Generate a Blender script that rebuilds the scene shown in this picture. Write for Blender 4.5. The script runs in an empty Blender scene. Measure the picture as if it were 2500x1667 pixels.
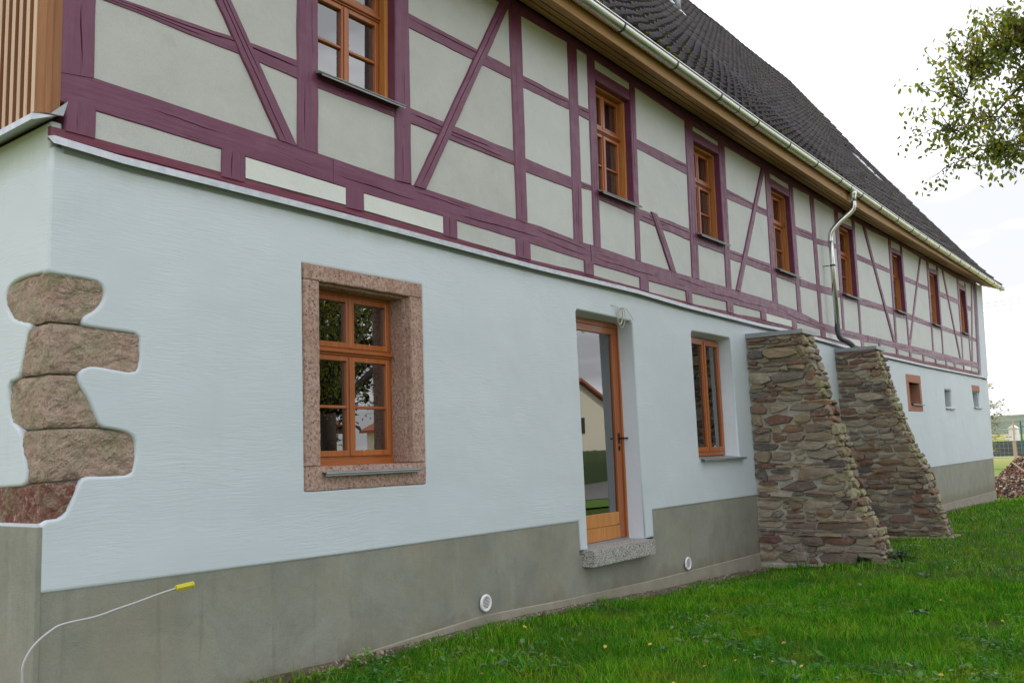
import bpy, bmesh, math, random
import numpy as np
from mathutils import Vector, Matrix, noise
R_ = math.radians
SC = bpy.context.scene
COL = SC.collection
rnd = random.Random(7)

# ------------------------------------------------------------------ camera
CAMX, CAMY, CAMZ = -2.58049, -5.44728, 1.6
YAW, PITCH, ROLL, FPX = 0.924934, 0.126452, -0.0361501, 2191.0
cam_d = bpy.data.cameras.new('camera'); cam = bpy.data.objects.new('camera', cam_d); COL.objects.link(cam)
def cam_axes():
    ca, sa = math.cos(YAW), math.sin(YAW)
    f = Vector((sa*math.cos(PITCH), ca*math.cos(PITCH), math.sin(PITCH)))
    r = Vector((ca, -sa, 0)); u = r.cross(f)
    return r*math.cos(ROLL)+u*math.sin(ROLL), -r*math.sin(ROLL)+u*math.cos(ROLL), f
r_, u_, f_ = cam_axes()
cam.matrix_world = Matrix(((r_.x, u_.x, -f_.x, CAMX), (r_.y, u_.y, -f_.y, CAMY), (r_.z, u_.z, -f_.z, CAMZ), (0, 0, 0, 1)))
cam_d.sensor_width = 36; cam_d.lens = FPX/2500*36; cam_d.clip_start = .05; cam_d.clip_end = 5000
SC.camera = cam

# ------------------------------------------------------------------ sky, sun, exposure
SUN_EL, SUN_AZ = 42, 38          # sun stands behind the house; azimuth from +Y towards +X
world = bpy.data.worlds.new('World'); SC.world = world; world.use_nodes = True
wn = world.node_tree; wn.nodes.clear()
def W(t, **k):
    n = wn.nodes.new(t)
    for a, b in k.items(): setattr(n, a, b)
    return n
sky = W('ShaderNodeTexSky', sky_type='NISHITA', sun_disc=False, sun_elevation=R_(SUN_EL), sun_rotation=R_(SUN_AZ), altitude=300, air_density=1, dust_density=2.5, ozone_density=1)
tc = W('ShaderNodeTexCoord'); mp = W('ShaderNodeMapping'); mp.inputs['Scale'].default_value = (1, 1, 3.2)
cn = W('ShaderNodeTexNoise'); cn.inputs['Scale'].default_value = 1.7; cn.inputs['Detail'].default_value = 5; cn.inputs['Roughness'].default_value = .55
cr = W('ShaderNodeValToRGB'); cr.color_ramp.elements[0].position = .30; cr.color_ramp.elements[0].color = (.95, .95, .95, 1); cr.color_ramp.elements[1].position = .62; cr.color_ramp.elements[1].color = (1, 1, 1, 1)
mx = W('ShaderNodeMix', data_type='RGBA')
cn2 = W('ShaderNodeTexNoise'); cn2.inputs['Scale'].default_value = 2.6; cn2.inputs['Detail'].default_value = 4; cn2.inputs['Roughness'].default_value = .5
cr2 = W('ShaderNodeValToRGB'); cr2.color_ramp.elements[0].position = .43; cr2.color_ramp.elements[0].color = (6.25, 6.38, 6.65, 1); cr2.color_ramp.elements[1].position = .58; cr2.color_ramp.elements[1].color = (12.0, 12.2, 12.7, 1)
wn.links.new(cr2.outputs[0], mx.inputs['B'])
bg = W('ShaderNodeBackground'); bg.inputs['Strength'].default_value = .1
wo = W('ShaderNodeOutputWorld')
L = wn.links.new
L(tc.outputs['Generated'], mp.inputs['Vector']); L(mp.outputs[0], cn.inputs['Vector']); L(mp.outputs[0], cn2.inputs['Vector']); L(cn2.outputs['Fac'], cr2.inputs[0]); L(cn.outputs['Fac'], cr.inputs[0])
L(cr.outputs[0], mx.inputs['Factor']); L(sky.outputs[0], mx.inputs['A']); L(mx.outputs['Result'], bg.inputs[0]); L(bg.outputs[0], wo.inputs[0])
sd = bpy.data.lights.new('sun', 'SUN'); sd.energy = 2.6; sd.angle = R_(1.5); sd.color = (1, .94, .84)
sun = bpy.data.objects.new('sun', sd); COL.objects.link(sun)
sdir = Vector((math.sin(R_(SUN_AZ))*math.cos(R_(SUN_EL)), math.cos(R_(SUN_AZ))*math.cos(R_(SUN_EL)), math.sin(R_(SUN_EL))))
sun.rotation_euler = sdir.to_track_quat('Z', 'Y').to_euler(); sun.location = (0, 0, 30)
vs = SC.view_settings; vs.view_transform = 'Standard'; vs.look = 'None'; vs.gamma = 1; vs.use_curve_mapping = False; vs.exposure = .6
SC.render.engine = 'CYCLES'; SC.cycles.max_bounces = 8; SC.cycles.transparent_max_bounces = 16

# ------------------------------------------------------------------ survey of the facade, metres (X along the wall, Z up)
DATA = dict(
    T=[['post',[[0.039,6.43],[0.019,4.106]],[[0.27,6.43],[0.27,4.145]]],['post',[[1.956,6.43],[1.939,4.11]],[[2.169,6.43],[2.157,4.111]]],['post',[[3.096,6.43],[3.044,4.092]],[[3.273,6.43],[3.252,4.105]]],['post',[[4.851,6.421],[4.854,4.077]],[[5.078,6.425],[5.044,4.065]]],['post',[[5.999,6.45],[5.951,4.04]],[[6.204,6.431],[6.149,4.051]]],['post',[[6.433,6.427],[6.384,4.044]],[[6.603,6.438],[6.527,4.044]]],['post',[[7.47,6.409],[7.39,4.03]],[[7.608,6.393],[7.517,4.034]]],['post',[[9.073,6.355],[8.996,4.02]],[[9.323,6.341],[9.236,4.039]]],['post',[[10.228,6.337],[10.164,4.03]],[[10.453,6.316],[10.36,4.01]]],['post',[[12.121,6.346],[12.062,4.029]],[[12.354,6.335],[12.291,4.026]]],['post',[[13.275,6.33],[13.238,3.997]],[[13.482,6.335],[13.449,3.982]]],['post',[[14.397,6.363],[14.407,3.898]],[[14.628,6.368],[14.573,3.89]]],['post',[[15.878,6.384],[15.797,3.888]],[[16.136,6.373],[15.934,3.892]]],['post',[[17.064,6.413],[16.964,3.904]],[[17.257,6.409],[17.084,3.906]]],['post',[[19.991,6.485],[19.809,3.934]],[[20.214,6.486],[19.946,3.945]]],['post',[[21.101,6.511],[21.022,3.967]],[[21.27,6.501],[21.149,3.969]]],['post',[[23.881,6.527],[23.619,4.003]],[[24.11,6.519],[23.757,3.999]]],['post',[[25.09,6.566],[24.829,4.032]],[[25.276,6.564],[24.951,4.027]]],['post',[[27.843,6.564],[27.529,4.036]],[[28.125,6.539],[27.681,4.045]]],['post',[[29.016,6.561],[28.757,4.067]],[[29.208,6.57],[28.883,4.068]]],['post',[[30.15,6.683],[28.952,4.047]],[[30.374,6.699],[29.116,4.057]]],['post',[[30.521,6.725],[29.812,3.694]],[[30.766,6.74],[29.983,3.67]]],['brace',[[0.314,6.43],[1.751,4.121]],[[0.467,6.43],[1.931,4.114]]],['brace',[[4.697,6.435],[3.291,4.093]],[[4.847,6.436],[3.448,4.093]]],['brace',[[7.869,4.74],[8.327,4.022]],[[8.042,4.734],[8.486,4.025]]],['brace',[[11.962,6.334],[10.531,4.039]],[[12.104,6.342],[10.68,4.035]]],['brace',[[17.851,6.429],[19.596,3.952]],[[18.038,6.432],[19.772,3.955]]],['brace',[[23.139,6.55],[21.071,3.971]],[[23.297,6.561],[21.219,3.975]]],['brace',[[25.765,6.577],[27.104,4.054]],[[25.945,6.573],[27.275,4.05]]],['rail',[[3.265,5.759],[4.838,5.757]],[[3.26,5.605],[4.856,5.614]]],['rail',[[5.071,5.742],[5.959,5.747]],[[5.066,5.59],[5.963,5.604]]],['rail',[[6.194,5.737],[6.407,5.745]],[[6.199,5.601],[6.411,5.598]]],['rail',[[7.588,5.688],[9.064,5.699]],[[7.592,5.547],[9.069,5.527]]],['rail',[[10.468,5.636],[12.102,5.627]],[[10.442,5.471],[12.095,5.503]]],['rail',[[13.496,5.595],[14.396,5.632]],[[13.5,5.437],[14.401,5.475]]],['rail',[[14.569,5.569],[15.906,5.664]],[[14.582,5.448],[15.927,5.56]]],['rail',[[17.17,5.677],[19.92,5.726]],[[17.169,5.545],[19.928,5.618]]],['rail',[[21.22,5.75],[23.766,5.799]],[[21.219,5.609],[23.774,5.676]]],['rail',[[25.165,5.85],[27.758,5.909]],[[25.16,5.69],[27.757,5.753]]],['rail',[[29.028,5.881],[29.846,5.917]],[[29.019,5.702],[29.795,5.75]]],['rail',[[0.27,5.52],[1.948,5.54]],[[0.27,5.36],[1.948,5.37]]],['rail',[[0.272,4.754],[1.945,4.84]],[[0.273,4.7],[1.944,4.681]]],['rail',[[2.157,4.808],[3.064,4.83]],[[2.163,4.664],[3.06,4.67]]],['rail',[[3.261,4.827],[4.848,4.819]],[[3.256,4.67],[4.846,4.658]]],['rail',[[5.042,4.787],[5.96,4.787]],[[5.051,4.634],[5.963,4.639]]],['rail',[[6.163,4.789],[6.389,4.787]],[[6.172,4.702],[6.393,4.715]]],['rail',[[6.538,4.778],[7.421,4.768]],[[6.533,4.635],[7.406,4.624]]],['rail',[[7.542,4.734],[9.043,4.73]],[[7.535,4.581],[9.019,4.554]]],['rail',[[9.282,4.735],[10.196,4.716]],[[9.278,4.539],[10.168,4.533]]],['rail',[[10.407,4.656],[12.104,4.679]],[[10.396,4.498],[12.061,4.511]]],['rail',[[12.337,4.653],[13.294,4.654]],[[12.323,4.482],[13.256,4.48]]],['rail',[[13.502,4.621],[14.414,4.633]],[[13.491,4.473],[14.406,4.497]]],['rail',[[14.635,4.654],[15.899,4.69]],[[14.62,4.488],[15.888,4.541]]],['rail',[[16.029,4.662],[16.99,4.691]],[[15.995,4.537],[16.971,4.562]]],['rail',[[17.075,4.706],[19.916,4.781]],[[17.101,4.547],[19.904,4.612]]],['rail',[[20.046,4.771],[21.052,4.781]],[[20.025,4.576],[21.062,4.619]]],['rail',[[21.223,4.799],[23.712,4.801]],[[21.212,4.634],[23.714,4.664]]],['rail',[[23.881,4.79],[24.922,4.833]],[[23.889,4.667],[24.923,4.691]]],['rail',[[25.052,4.845],[27.711,4.879]],[[25.027,4.7],[27.711,4.725]]],['rail',[[27.95,4.916],[28.867,4.917]],[[27.95,4.76],[28.869,4.764]]],['rail',[[28.845,4.873],[29.322,4.875]],[[28.861,4.747],[29.287,4.743]]],['rail',[[29.453,4.88],[29.978,4.881]],[[29.418,4.747],[29.994,4.751]]],['head',[[6.582,6.337],[7.461,6.322]],[[6.574,6.184],[7.455,6.169]]],['head',[[9.343,6.281],[10.219,6.275]],[[9.341,6.121],[10.211,6.135]]],['head',[[12.374,6.26],[13.257,6.243]],[[12.376,6.096],[13.265,6.1]]],['head',[[16.14,6.197],[17.049,6.243]],[[16.152,6.126],[17.029,6.169]]],['head',[[20.176,6.319],[21.065,6.352]],[[20.162,6.193],[21.033,6.232]]],['head',[[23.939,6.381],[25.078,6.448]],[[23.941,6.241],[25.04,6.297]]],['head',[[27.952,6.484],[29.048,6.5]],[[28.014,6.302],[29.006,6.316]]],['head',[[2.164,6.3],[3.082,6.3]],[[2.164,6.15],[3.082,6.15]]]],
    plate=[[0,6.429],[4.62,6.429],[5.077,6.426],[6.001,6.448],[6.605,6.441],[7.47,6.41],[9.069,6.353],[10.225,6.336],[11.915,6.335],[13.274,6.333],[14.377,6.368],[15.884,6.387],[18.695,6.415],[20.002,6.487],[21.108,6.51],[23.831,6.52],[25.078,6.565],[27.851,6.566],[30.511,6.719]],
    su=[[0.02,4.135],[0.275,4.142],[1.744,4.119],[2.157,4.111],[3.044,4.092],[3.448,4.093],[4.841,4.074],[5.294,4.079],[5.951,4.046],[6.527,4.044],[7.376,4.025],[8.996,4.02],[10.164,4.03],[12.062,4.029],[13.238,3.997],[14.385,3.904],[15.934,3.892],[17.026,3.907],[19.768,3.942],[21.071,3.971],[23.679,4.007],[27.237,4.032],[29.979,4.078]],
    sl=[[0.02,3.907],[0.266,3.913],[1.235,3.899],[1.439,3.894],[2.279,3.885],[2.439,3.877],[2.648,3.872],[3.662,3.867],[5.115,3.842],[6.15,3.818],[6.341,3.812],[7.453,3.801],[7.684,3.787],[8.751,3.785],[8.948,3.782],[10.126,3.792],[10.378,3.783],[11.451,3.791],[11.701,3.783],[12.857,3.778],[13.125,3.767],[14.421,3.756],[14.678,3.722],[16.919,3.749],[17.157,3.741],[18.465,3.806],[19.809,3.803],[21.102,3.787],[22.436,3.815],[23.881,3.789],[25.116,3.825],[26.3,3.825],[27.582,3.841],[29.873,3.876]],
    pu=[[0.02,3.739],[0.077,3.739],[0.265,3.738],[1.236,3.733],[1.439,3.73],[2.424,3.729],[2.645,3.723],[5.104,3.674],[6.139,3.689],[6.351,3.679],[7.426,3.664],[7.668,3.65],[8.747,3.647],[8.959,3.637],[10.141,3.659],[10.356,3.652],[10.503,3.651],[11.485,3.684],[11.695,3.656],[12.874,3.661],[13.786,3.613],[14.44,3.637],[14.656,3.631],[15.911,3.599],[18.571,3.633],[19.942,3.67],[20.966,3.678],[22.38,3.668],[23.726,3.698],[25.065,3.709],[27.522,3.715],[29.889,3.747]],
    pl=[[0.02,3.654],[0.437,3.632],[1.827,3.63],[2.422,3.628],[5.099,3.597],[7.184,3.608],[8.515,3.573],[11.476,3.56],[12.318,3.58],[13.865,3.565],[15.786,3.539],[18.542,3.541],[22.334,3.549],[29.909,3.624]],
    stubs=[[0.076,0.265],[1.235,1.438],[2.439,2.645],[3.662,3.872],[4.822,5.073],[6.14,6.34],[7.447,7.678],[8.756,8.939],[10.116,10.363],[11.454,11.687],[12.853,13.123],[14.405,14.671],[16.905,17.146],[18.319,18.453],[19.777,19.965],[21.002,21.208],[22.363,22.544],[23.759,23.958],[25.072,25.212],[26.166,26.397],[27.498,27.654],[28.62,28.787]],
    win=[[2.161,2.168,3.06,3.09,4.808,4.83,6.15,6.15],[6.55,6.595,7.415,7.462,4.778,4.768,6.184,6.169],[9.262,9.315,10.183,10.222,4.735,4.716,6.121,6.135],[12.308,12.347,13.248,13.271,4.653,4.654,6.096,6.1],[15.997,16.116,16.995,17.054,4.662,4.691,6.126,6.169],[20.033,20.183,21.047,21.092,4.771,4.781,6.193,6.232],[23.868,24.071,24.912,25.062,4.79,4.833,6.241,6.297],[27.836,28.083,28.845,28.991,4.916,4.917,6.302,6.316]],
    pan=[[[0.24,4.112],[1.969,4.085],[1.973,4.711],[0.24,4.73]],[[0.24,4.724],[1.974,4.81],[1.978,5.4],[0.24,5.39]],[[0.24,5.49],[1.979,5.51],[1.986,6.459],[0.24,6.459]],[[2.127,4.081],[3.074,4.062],[3.087,4.7],[2.13,4.694]],[[2.138,6.27],[3.123,6.27],[3.126,6.459],[2.139,6.459]],[[3.222,4.063],[4.884,4.044],[4.883,4.688],[3.227,4.7]],[[3.229,4.797],[4.883,4.789],[4.882,5.644],[3.236,5.635]],[[3.237,5.729],[4.882,5.727],[4.881,6.457],[3.243,6.459]],[[5.014,4.046],[5.981,4.016],[5.993,4.669],[5.022,4.664]],[[5.024,4.757],[5.996,4.757],[6.012,5.634],[5.036,5.62]],[[5.038,5.712],[6.015,5.717],[6.029,6.477],[5.048,6.456]],[[6.119,4.015],[6.414,4.014],[6.428,4.745],[6.134,4.732]],[[6.136,4.759],[6.429,4.757],[6.446,5.628],[6.155,5.631]],[[6.158,5.707],[6.449,5.715],[6.463,6.473],[6.174,6.476]],[[6.497,4.013],[7.42,3.995],[7.44,4.654],[6.516,4.665]],[[6.57,6.307],[7.497,6.292],[7.5,6.441],[6.573,6.471]],[[7.487,3.994],[9.026,3.99],[9.044,4.584],[7.508,4.611]],[[7.514,4.704],[9.049,4.7],[9.076,5.557],[7.545,5.577]],[[7.551,5.658],[9.081,5.669],[9.103,6.384],[7.579,6.437]],[[9.205,3.992],[10.194,4.0],[10.208,4.563],[9.225,4.569]],[[9.291,6.251],[10.256,6.245],[10.258,6.366],[9.293,6.38]],[[10.331,4.0],[12.092,3.998],[12.104,4.541],[10.35,4.528]],[[10.356,4.626],[12.109,4.649],[12.13,5.533],[10.389,5.501]],[[10.396,5.606],[12.133,5.597],[12.151,6.365],[10.424,6.366]],[[12.261,3.992],[13.268,3.966],[13.276,4.51],[12.273,4.512]],[[12.322,6.23],[13.304,6.213],[13.305,6.363],[12.324,6.364]],[[13.419,3.949],[14.437,3.874],[14.435,4.527],[13.426,4.503]],[[13.428,4.591],[14.434,4.603],[14.431,5.505],[13.439,5.467]],[[13.442,5.565],[14.43,5.602],[14.427,6.398],[13.452,6.369]],[[14.543,3.872],[15.827,3.863],[15.848,4.571],[14.556,4.518]],[[14.56,4.624],[15.853,4.66],[15.881,5.59],[14.578,5.478]],[[14.58,5.539],[15.885,5.634],[15.908,6.416],[14.598,6.401]],[[15.904,3.863],[16.994,3.877],[17.02,4.592],[15.957,4.567]],[[16.092,6.167],[17.087,6.213],[17.093,6.428],[16.107,6.419]],[[17.054,3.879],[19.84,3.915],[19.887,4.642],[17.098,4.577]],[[17.109,4.676],[19.899,4.751],[19.959,5.648],[17.167,5.575]],[[17.176,5.647],[19.967,5.696],[20.021,6.511],[17.226,6.43]],[[19.916,3.919],[21.052,3.941],[21.072,4.649],[19.983,4.606]],[[20.166,6.289],[21.126,6.322],[21.131,6.539],[20.184,6.519]],[[21.119,3.943],[23.649,3.977],[23.718,4.694],[21.151,4.664]],[[21.159,4.769],[23.732,4.771],[23.823,5.706],[21.197,5.639]],[[21.204,5.72],[23.835,5.769],[23.91,6.55],[21.24,6.54]],[[23.728,3.979],[24.857,3.986],[24.927,4.721],[23.821,4.697]],[[24.061,6.351],[25.108,6.418],[25.119,6.591],[24.081,6.554]],[[24.92,3.987],[27.559,4.01],[27.645,4.755],[25.007,4.73]],[[25.026,4.815],[27.664,4.849],[27.772,5.783],[25.134,5.72]],[[25.155,5.82],[27.792,5.879],[27.873,6.596],[25.246,6.595]],[[27.651,4.013],[28.786,4.03],[28.859,4.794],[27.778,4.79]],[[28.085,6.454],[29.04,6.47],[29.053,6.656],[28.1,6.599]],[[28.852,4.032],[28.993,4.041],[29.298,4.773],[28.941,4.777]],[[28.958,4.843],[29.358,4.845],[29.756,5.78],[29.065,5.732]],[[29.089,5.851],[29.832,5.887],[30.171,6.694],[29.186,6.665]],[[29.094,4.044],[29.932,4.048],[30.089,4.781],[29.415,4.777]],[[29.478,4.85],[30.12,4.851],[30.545,6.729],[30.333,6.705]]],
    qf=[[-0.01,2.806],[0.078,2.798],[0.243,2.795],[0.329,2.783],[0.358,2.725],[0.342,2.657],[0.286,2.595],[0.231,2.561],[0.215,2.527],[0.227,2.496],[0.345,2.488],[0.492,2.483],[0.588,2.477],[0.605,2.415],[0.602,2.271],[0.568,2.223],[0.448,2.233],[0.294,2.253],[0.238,2.24],[0.198,2.197],[0.209,2.13],[0.262,2.05],[0.31,1.951],[0.34,1.87],[0.456,1.852],[0.535,1.833],[0.58,1.796],[0.587,1.73],[0.583,1.672],[0.564,1.58],[0.52,1.563],[0.366,1.565],[0.255,1.569],[0.22,1.531],[0.194,1.462],[0.161,1.386],[0.119,1.328],[0.033,1.322],[-0.009,1.296]],
    qg=[[0.022,2.81],[0.115,2.816],[0.345,2.827],[0.484,2.81],[0.558,2.768],[0.559,2.673],[0.487,2.588],[0.365,2.547],[0.227,2.52],[0.243,2.466],[0.291,2.335],[0.34,2.202],[0.378,2.182],[0.486,2.172],[0.485,2.075],[0.448,1.936],[0.356,1.886],[0.306,1.856],[0.27,1.748],[0.214,1.631],[0.202,1.543],[0.273,1.522],[0.545,1.51]],
    qj=[2.504,2.19,1.862,1.543],
    qj2=[[0.226,2.511],[0.239,2.217],[0.32,1.863],[0.212,1.54]],
    tips=[[6.51,-3.47,5.09],[6.5,-3.44,4.82],[6.5,-3.44,4.61],[6.49,-3.41,4.41],[6.53,-3.59,4.0],[6.56,-3.73,5.36],[6.58,-3.84,5.39],[6.6,-3.95,5.43],[6.6,-3.99,5.55],[6.63,-4.14,5.73],[6.58,-3.85,4.13],[6.62,-4.09,4.05],[6.64,-4.2,4.0],[6.66,-4.37,4.01],[6.55,-3.66,4.81],[6.54,-3.61,5.06],[6.57,-3.78,5.12],[6.59,-3.88,5.26],[6.63,-4.19,5.53],[6.67,-4.48,5.64],[6.65,-4.29,5.59],[6.57,-3.78,4.57],[6.54,-3.62,4.33],[6.55,-3.68,4.04],[6.65,-4.32,4.29],[6.62,-4.06,5.33],[6.65,-4.35,5.47],[6.68,-4.56,5.57],[6.59,-3.93,4.28],[6.61,-4.04,4.39]],
    hub=[[6.97,-4.51,5.34],[6.96,-4.34,5.26],[6.93,-4.11,5.17],[6.92,-4.05,5.1],[6.9,-3.95,4.91],[6.97,-4.48,4.94],[6.93,-4.17,4.68],[6.88,-3.83,4.62],[6.97,-4.45,4.61],[6.93,-4.14,4.36]])
def interp(Lst, x): return float(np.interp(x, [a[0] for a in Lst], [a[1] for a in Lst]))

# ------------------------------------------------------------------ helpers
def tag(o, label=None, cat=None, group=None, kind=None):
    if label: o['label'] = label
    if cat: o['category'] = cat
    if group: o['group'] = group
    if kind: o['kind'] = kind
    return o
def empty(name, loc=(0, 0, 0), parent=None, **k):
    o = bpy.data.objects.new(name, None); COL.objects.link(o); o.location = loc; o.empty_display_size = .2
    if parent: o.parent = parent
    return tag(o, **k)
def mk(name, verts, faces, mat=None, parent=None, smooth=False, uvs=None):
    me = bpy.data.meshes.new(name); me.from_pydata([tuple(v) for v in verts], [], faces)
    if mat: me.materials.append(mat)
    if smooth: me.polygons.foreach_set('use_smooth', [True]*len(me.polygons))
    if uvs:
        ul = me.uv_layers.new(name='UVMap')
        for lp in me.loops: ul.data[lp.index].uv = uvs[lp.vertex_index]
    me.update()
    o = bpy.data.objects.new(name, me); COL.objects.link(o)
    if parent: o.parent = parent
    return o
class MB:
    def __init__(s): s.v = []; s.f = []
    def add(s, v, f):
        n = len(s.v); s.v += [tuple(a) for a in v]; s.f += [tuple(i+n for i in q) for q in f]; return s
    def box(s, x0, x1, y0, y1, z0, z1, c=0.0):
        if x0 > x1: x0, x1 = x1, x0
        if y0 > y1: y0, y1 = y1, y0
        if z0 > z1: z0, z1 = z1, z0
        if c <= 0:
            v = [(x, y, z) for x in (x0, x1) for y in (y0, y1) for z in (z0, z1)]
            return s.add(v, [(0, 1, 3, 2), (4, 6, 7, 5), (0, 4, 5, 1), (2, 3, 7, 6), (0, 2, 6, 4), (1, 5, 7, 3)])
        c = min(c, (x1-x0)*.45, (y1-y0)*.45, (z1-z0)*.45)
        bm = bmesh.new(); bmesh.ops.create_cube(bm, size=1)
        for q in bm.verts: q.co = Vector(((x0+x1)/2+q.co.x*(x1-x0), (y0+y1)/2+q.co.y*(y1-y0), (z0+z1)/2+q.co.z*(z1-z0)))
        bmesh.ops.bevel(bm, geom=bm.edges[:], offset=c, segments=1, affect='EDGES')
        bm.verts.index_update(); s.add([q.co for q in bm.verts], [[q.index for q in f.verts] for f in bm.faces]); bm.free(); return s
    def hexa(s, p):   # 8 corners: 0-3 front loop, 4-7 back loop
        return s.add(p, [(0, 1, 2, 3), (7, 6, 5, 4), (0, 4, 5, 1), (1, 5, 6, 2), (2, 6, 7, 3), (3, 7, 4, 0)])
    def tube(s, pts, r, seg=8, caps=True):
        pts = [Vector(q) for q in pts]; n = len(pts)
        rs = r if isinstance(r, (list, tuple)) else [r]*n
        t0 = (pts[1]-pts[0]).normalized(); up = Vector((0, 0, 1)) if abs(t0.z) < .9 else Vector((1, 0, 0))
        a = t0.cross(up).normalized(); vs_ = []
        for i, q in enumerate(pts):
            t = ((pts[min(i+1, n-1)]-pts[max(i-1, 0)])).normalized()
            a = (a-t*a.dot(t)).normalized(); b = t.cross(a)
            for k in range(seg):
                w = 2*math.pi*k/seg; vs_.append(q+(a*math.cos(w)+b*math.sin(w))*rs[i])
        fs = [(i*seg+k, i*seg+(k+1) % seg, (i+1)*seg+(k+1) % seg, (i+1)*seg+k) for i in range(n-1) for k in range(seg)]
        if caps: fs += [tuple(range(seg))[::-1], tuple((n-1)*seg+k for k in range(seg))]
        return s.add(vs_, fs)
    def build(s, name, mat, parent=None, smooth=False, shear=None):
        v = s.v if shear is None else [shear(q) for q in s.v]
        return mk(name, v, s.f, mat, parent, smooth)
def smooth_path(pts, n=8):
    pts = [Vector(q) for q in pts]; out = []
    for i in range(len(pts)-1):
        p0, p1, p2, p3 = pts[max(i-1, 0)], pts[i], pts[i+1], pts[min(i+2, len(pts)-1)]
        for k in range(n):
            t = k/n; out.append(.5*((2*p1)+(p2-p0)*t+(2*p0-5*p1+4*p2-p3)*t*t+(3*p1-p0-3*p2+p3)*t**3))
    out.append(pts[-1]); return out
def nz(x, y=0., z=0.): return noise.noise((x, y, z))

# ------------------------------------------------------------------ materials
def mat(name, col, rough=.7, metal=0., spec=.5):
    m = bpy.data.materials.new(name); m.use_nodes = True; nt = m.node_tree
    b = nt.nodes['Principled BSDF']; b.inputs['Base Color'].default_value = (*col, 1); b.inputs['Roughness'].default_value = rough
    b.inputs['Metallic'].default_value = metal; b.inputs['Specular IOR Level'].default_value = spec
    return m, nt, b
class NT:
    def __init__(s, nt, b): s.nt = nt; s.b = b
    def n(s, t, ins=None, **k):
        nd = s.nt.nodes.new(t)
        for a, v in k.items(): setattr(nd, a, v)
        for a, v in (ins or {}).items():
            if isinstance(v, bpy.types.NodeSocket): s.nt.links.new(v, nd.inputs[a])
            else: nd.inputs[a].default_value = v
        return nd
    def coord(s, kind='Object', scale=(1, 1, 1), rot=(0, 0, 0)):
        c = s.n('ShaderNodeTexCoord').outputs[kind]
        return s.n('ShaderNodeMapping', {'Vector': c, 'Scale': scale, 'Rotation': rot}).outputs[0]
    def noise(s, vec, scale=5, detail=4, rough=.55, dist=0.):
        return s.n('ShaderNodeTexNoise', {'Vector': vec, 'Scale': scale, 'Detail': detail, 'Roughness': rough, 'Distortion': dist}).outputs['Fac']
    def ramp(s, fac, stops):
        r = s.n('ShaderNodeValToRGB', {'Fac': fac}); e = r.color_ramp.elements
        while len(e) < len(stops): e.new(.5)
        for q, (p_, c) in zip(e, stops):
            q.position = p_; q.color = (*c, 1) if isinstance(c, tuple) else (c, c, c, 1)
        return r.outputs[0]
    def mix(s, fac, a, b, mode='MIX'):
        nd = s.n('ShaderNodeMix', data_type='RGBA', blend_type=mode)
        for key, v in (('Factor', fac), ('A', a), ('B', b)):
            if isinstance(v, bpy.types.NodeSocket): s.nt.links.new(v, nd.inputs[key])
            elif key == 'Factor': nd.inputs[key].default_value = v
            else: nd.inputs[key].default_value = (*v, 1)
        return nd.outputs['Result']
    def m(s, op, a, b=0.):
        nd = s.n('ShaderNodeMath', operation=op)
        for i, v in enumerate((a, b)):
            if isinstance(v, bpy.types.NodeSocket): s.nt.links.new(v, nd.inputs[i])
            else: nd.inputs[i].default_value = v
        return nd.outputs[0]
    def color(s, sock): s.nt.links.new(sock, s.b.inputs['Base Color'])
    def rough(s, sock): s.nt.links.new(sock, s.b.inputs['Roughness'])
    def bump(s, h, dist=.01, strength=1., prev=None):
        ins = {'Height': h, 'Distance': dist, 'Strength': strength}
        if prev is not None: ins['Normal'] = prev
        o = s.n('ShaderNodeBump', ins).outputs[0]
        s.nt.links.new(o, s.b.inputs['Normal']); return o
def M(name, col, rough=.7, metal=0., spec=.5):
    m, nt, b = mat(name, col, rough, metal, spec); return m, NT(nt, b)

# white brushed lime render
m_wall, g = M('brushed_render', (.56, .63, .665), .62, spec=.5)
v = g.coord('Object')
wv = g.n('ShaderNodeTexNoise', {'Vector': v, 'Scale': 1.9, 'Detail': 1.0}).outputs['Color']
off = g.n('ShaderNodeVectorMath', {0: wv, 1: (.3, .3, .075)}, operation='MULTIPLY').outputs[0]
vd = g.n('ShaderNodeVectorMath', {0: v, 1: off}, operation='ADD').outputs[0]
s1 = g.noise(g.n('ShaderNodeMapping', {'Vector': vd, 'Scale': (4.6, 4.6, 70), 'Rotation': (0, R_(-5), 0)}).outputs[0], 1, 4, .6)
s2 = g.noise(g.n('ShaderNodeMapping', {'Vector': vd, 'Scale': (7, 7, 95), 'Rotation': (0, R_(18), 0)}).outputs[0], 1, 3, .6)
mask = g.ramp(g.noise(v, 1.1, 2), [(.35, 0.), (.65, 1.)])
s3 = g.noise(g.n('ShaderNodeMapping', {'Vector': vd, 'Scale': (9, 9, 75), 'Rotation': (0, R_(-24), 0)}).outputs[0], 1, 3, .6)
st = g.mix(mask, s1, s2); st = g.mix(g.ramp(g.noise(v, 2.3, 3), [(.52, 0.), (.66, 1.)]), st, s3); st = g.mix(g.ramp(g.noise(v, 1.6, 3, .6), [(.34, .92), (.58, 0.)]), st, (.5, .5, .5))
st = g.ramp(st, [(.30, 0.), (.52, .55), (.75, 1.)])
fine = g.noise(v, 160, 2, .6)
h = g.m('ADD', g.m('MULTIPLY', st, 1.0), g.m('MULTIPLY', fine, .22))
big = g.noise(v, 1.3, 2)
b1_ = g.bump(h, .0019, .9); g.bump(big, .05, .5, b1_)
c = g.mix(g.ramp(g.noise(v, .8, 5, .6), [(.3, 0.), (.7, 1.)]), (.555, .622, .675), (.61, .675, .73))
zc = g.n('ShaderNodeSeparateXYZ', {0: v}).outputs[2]
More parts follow.
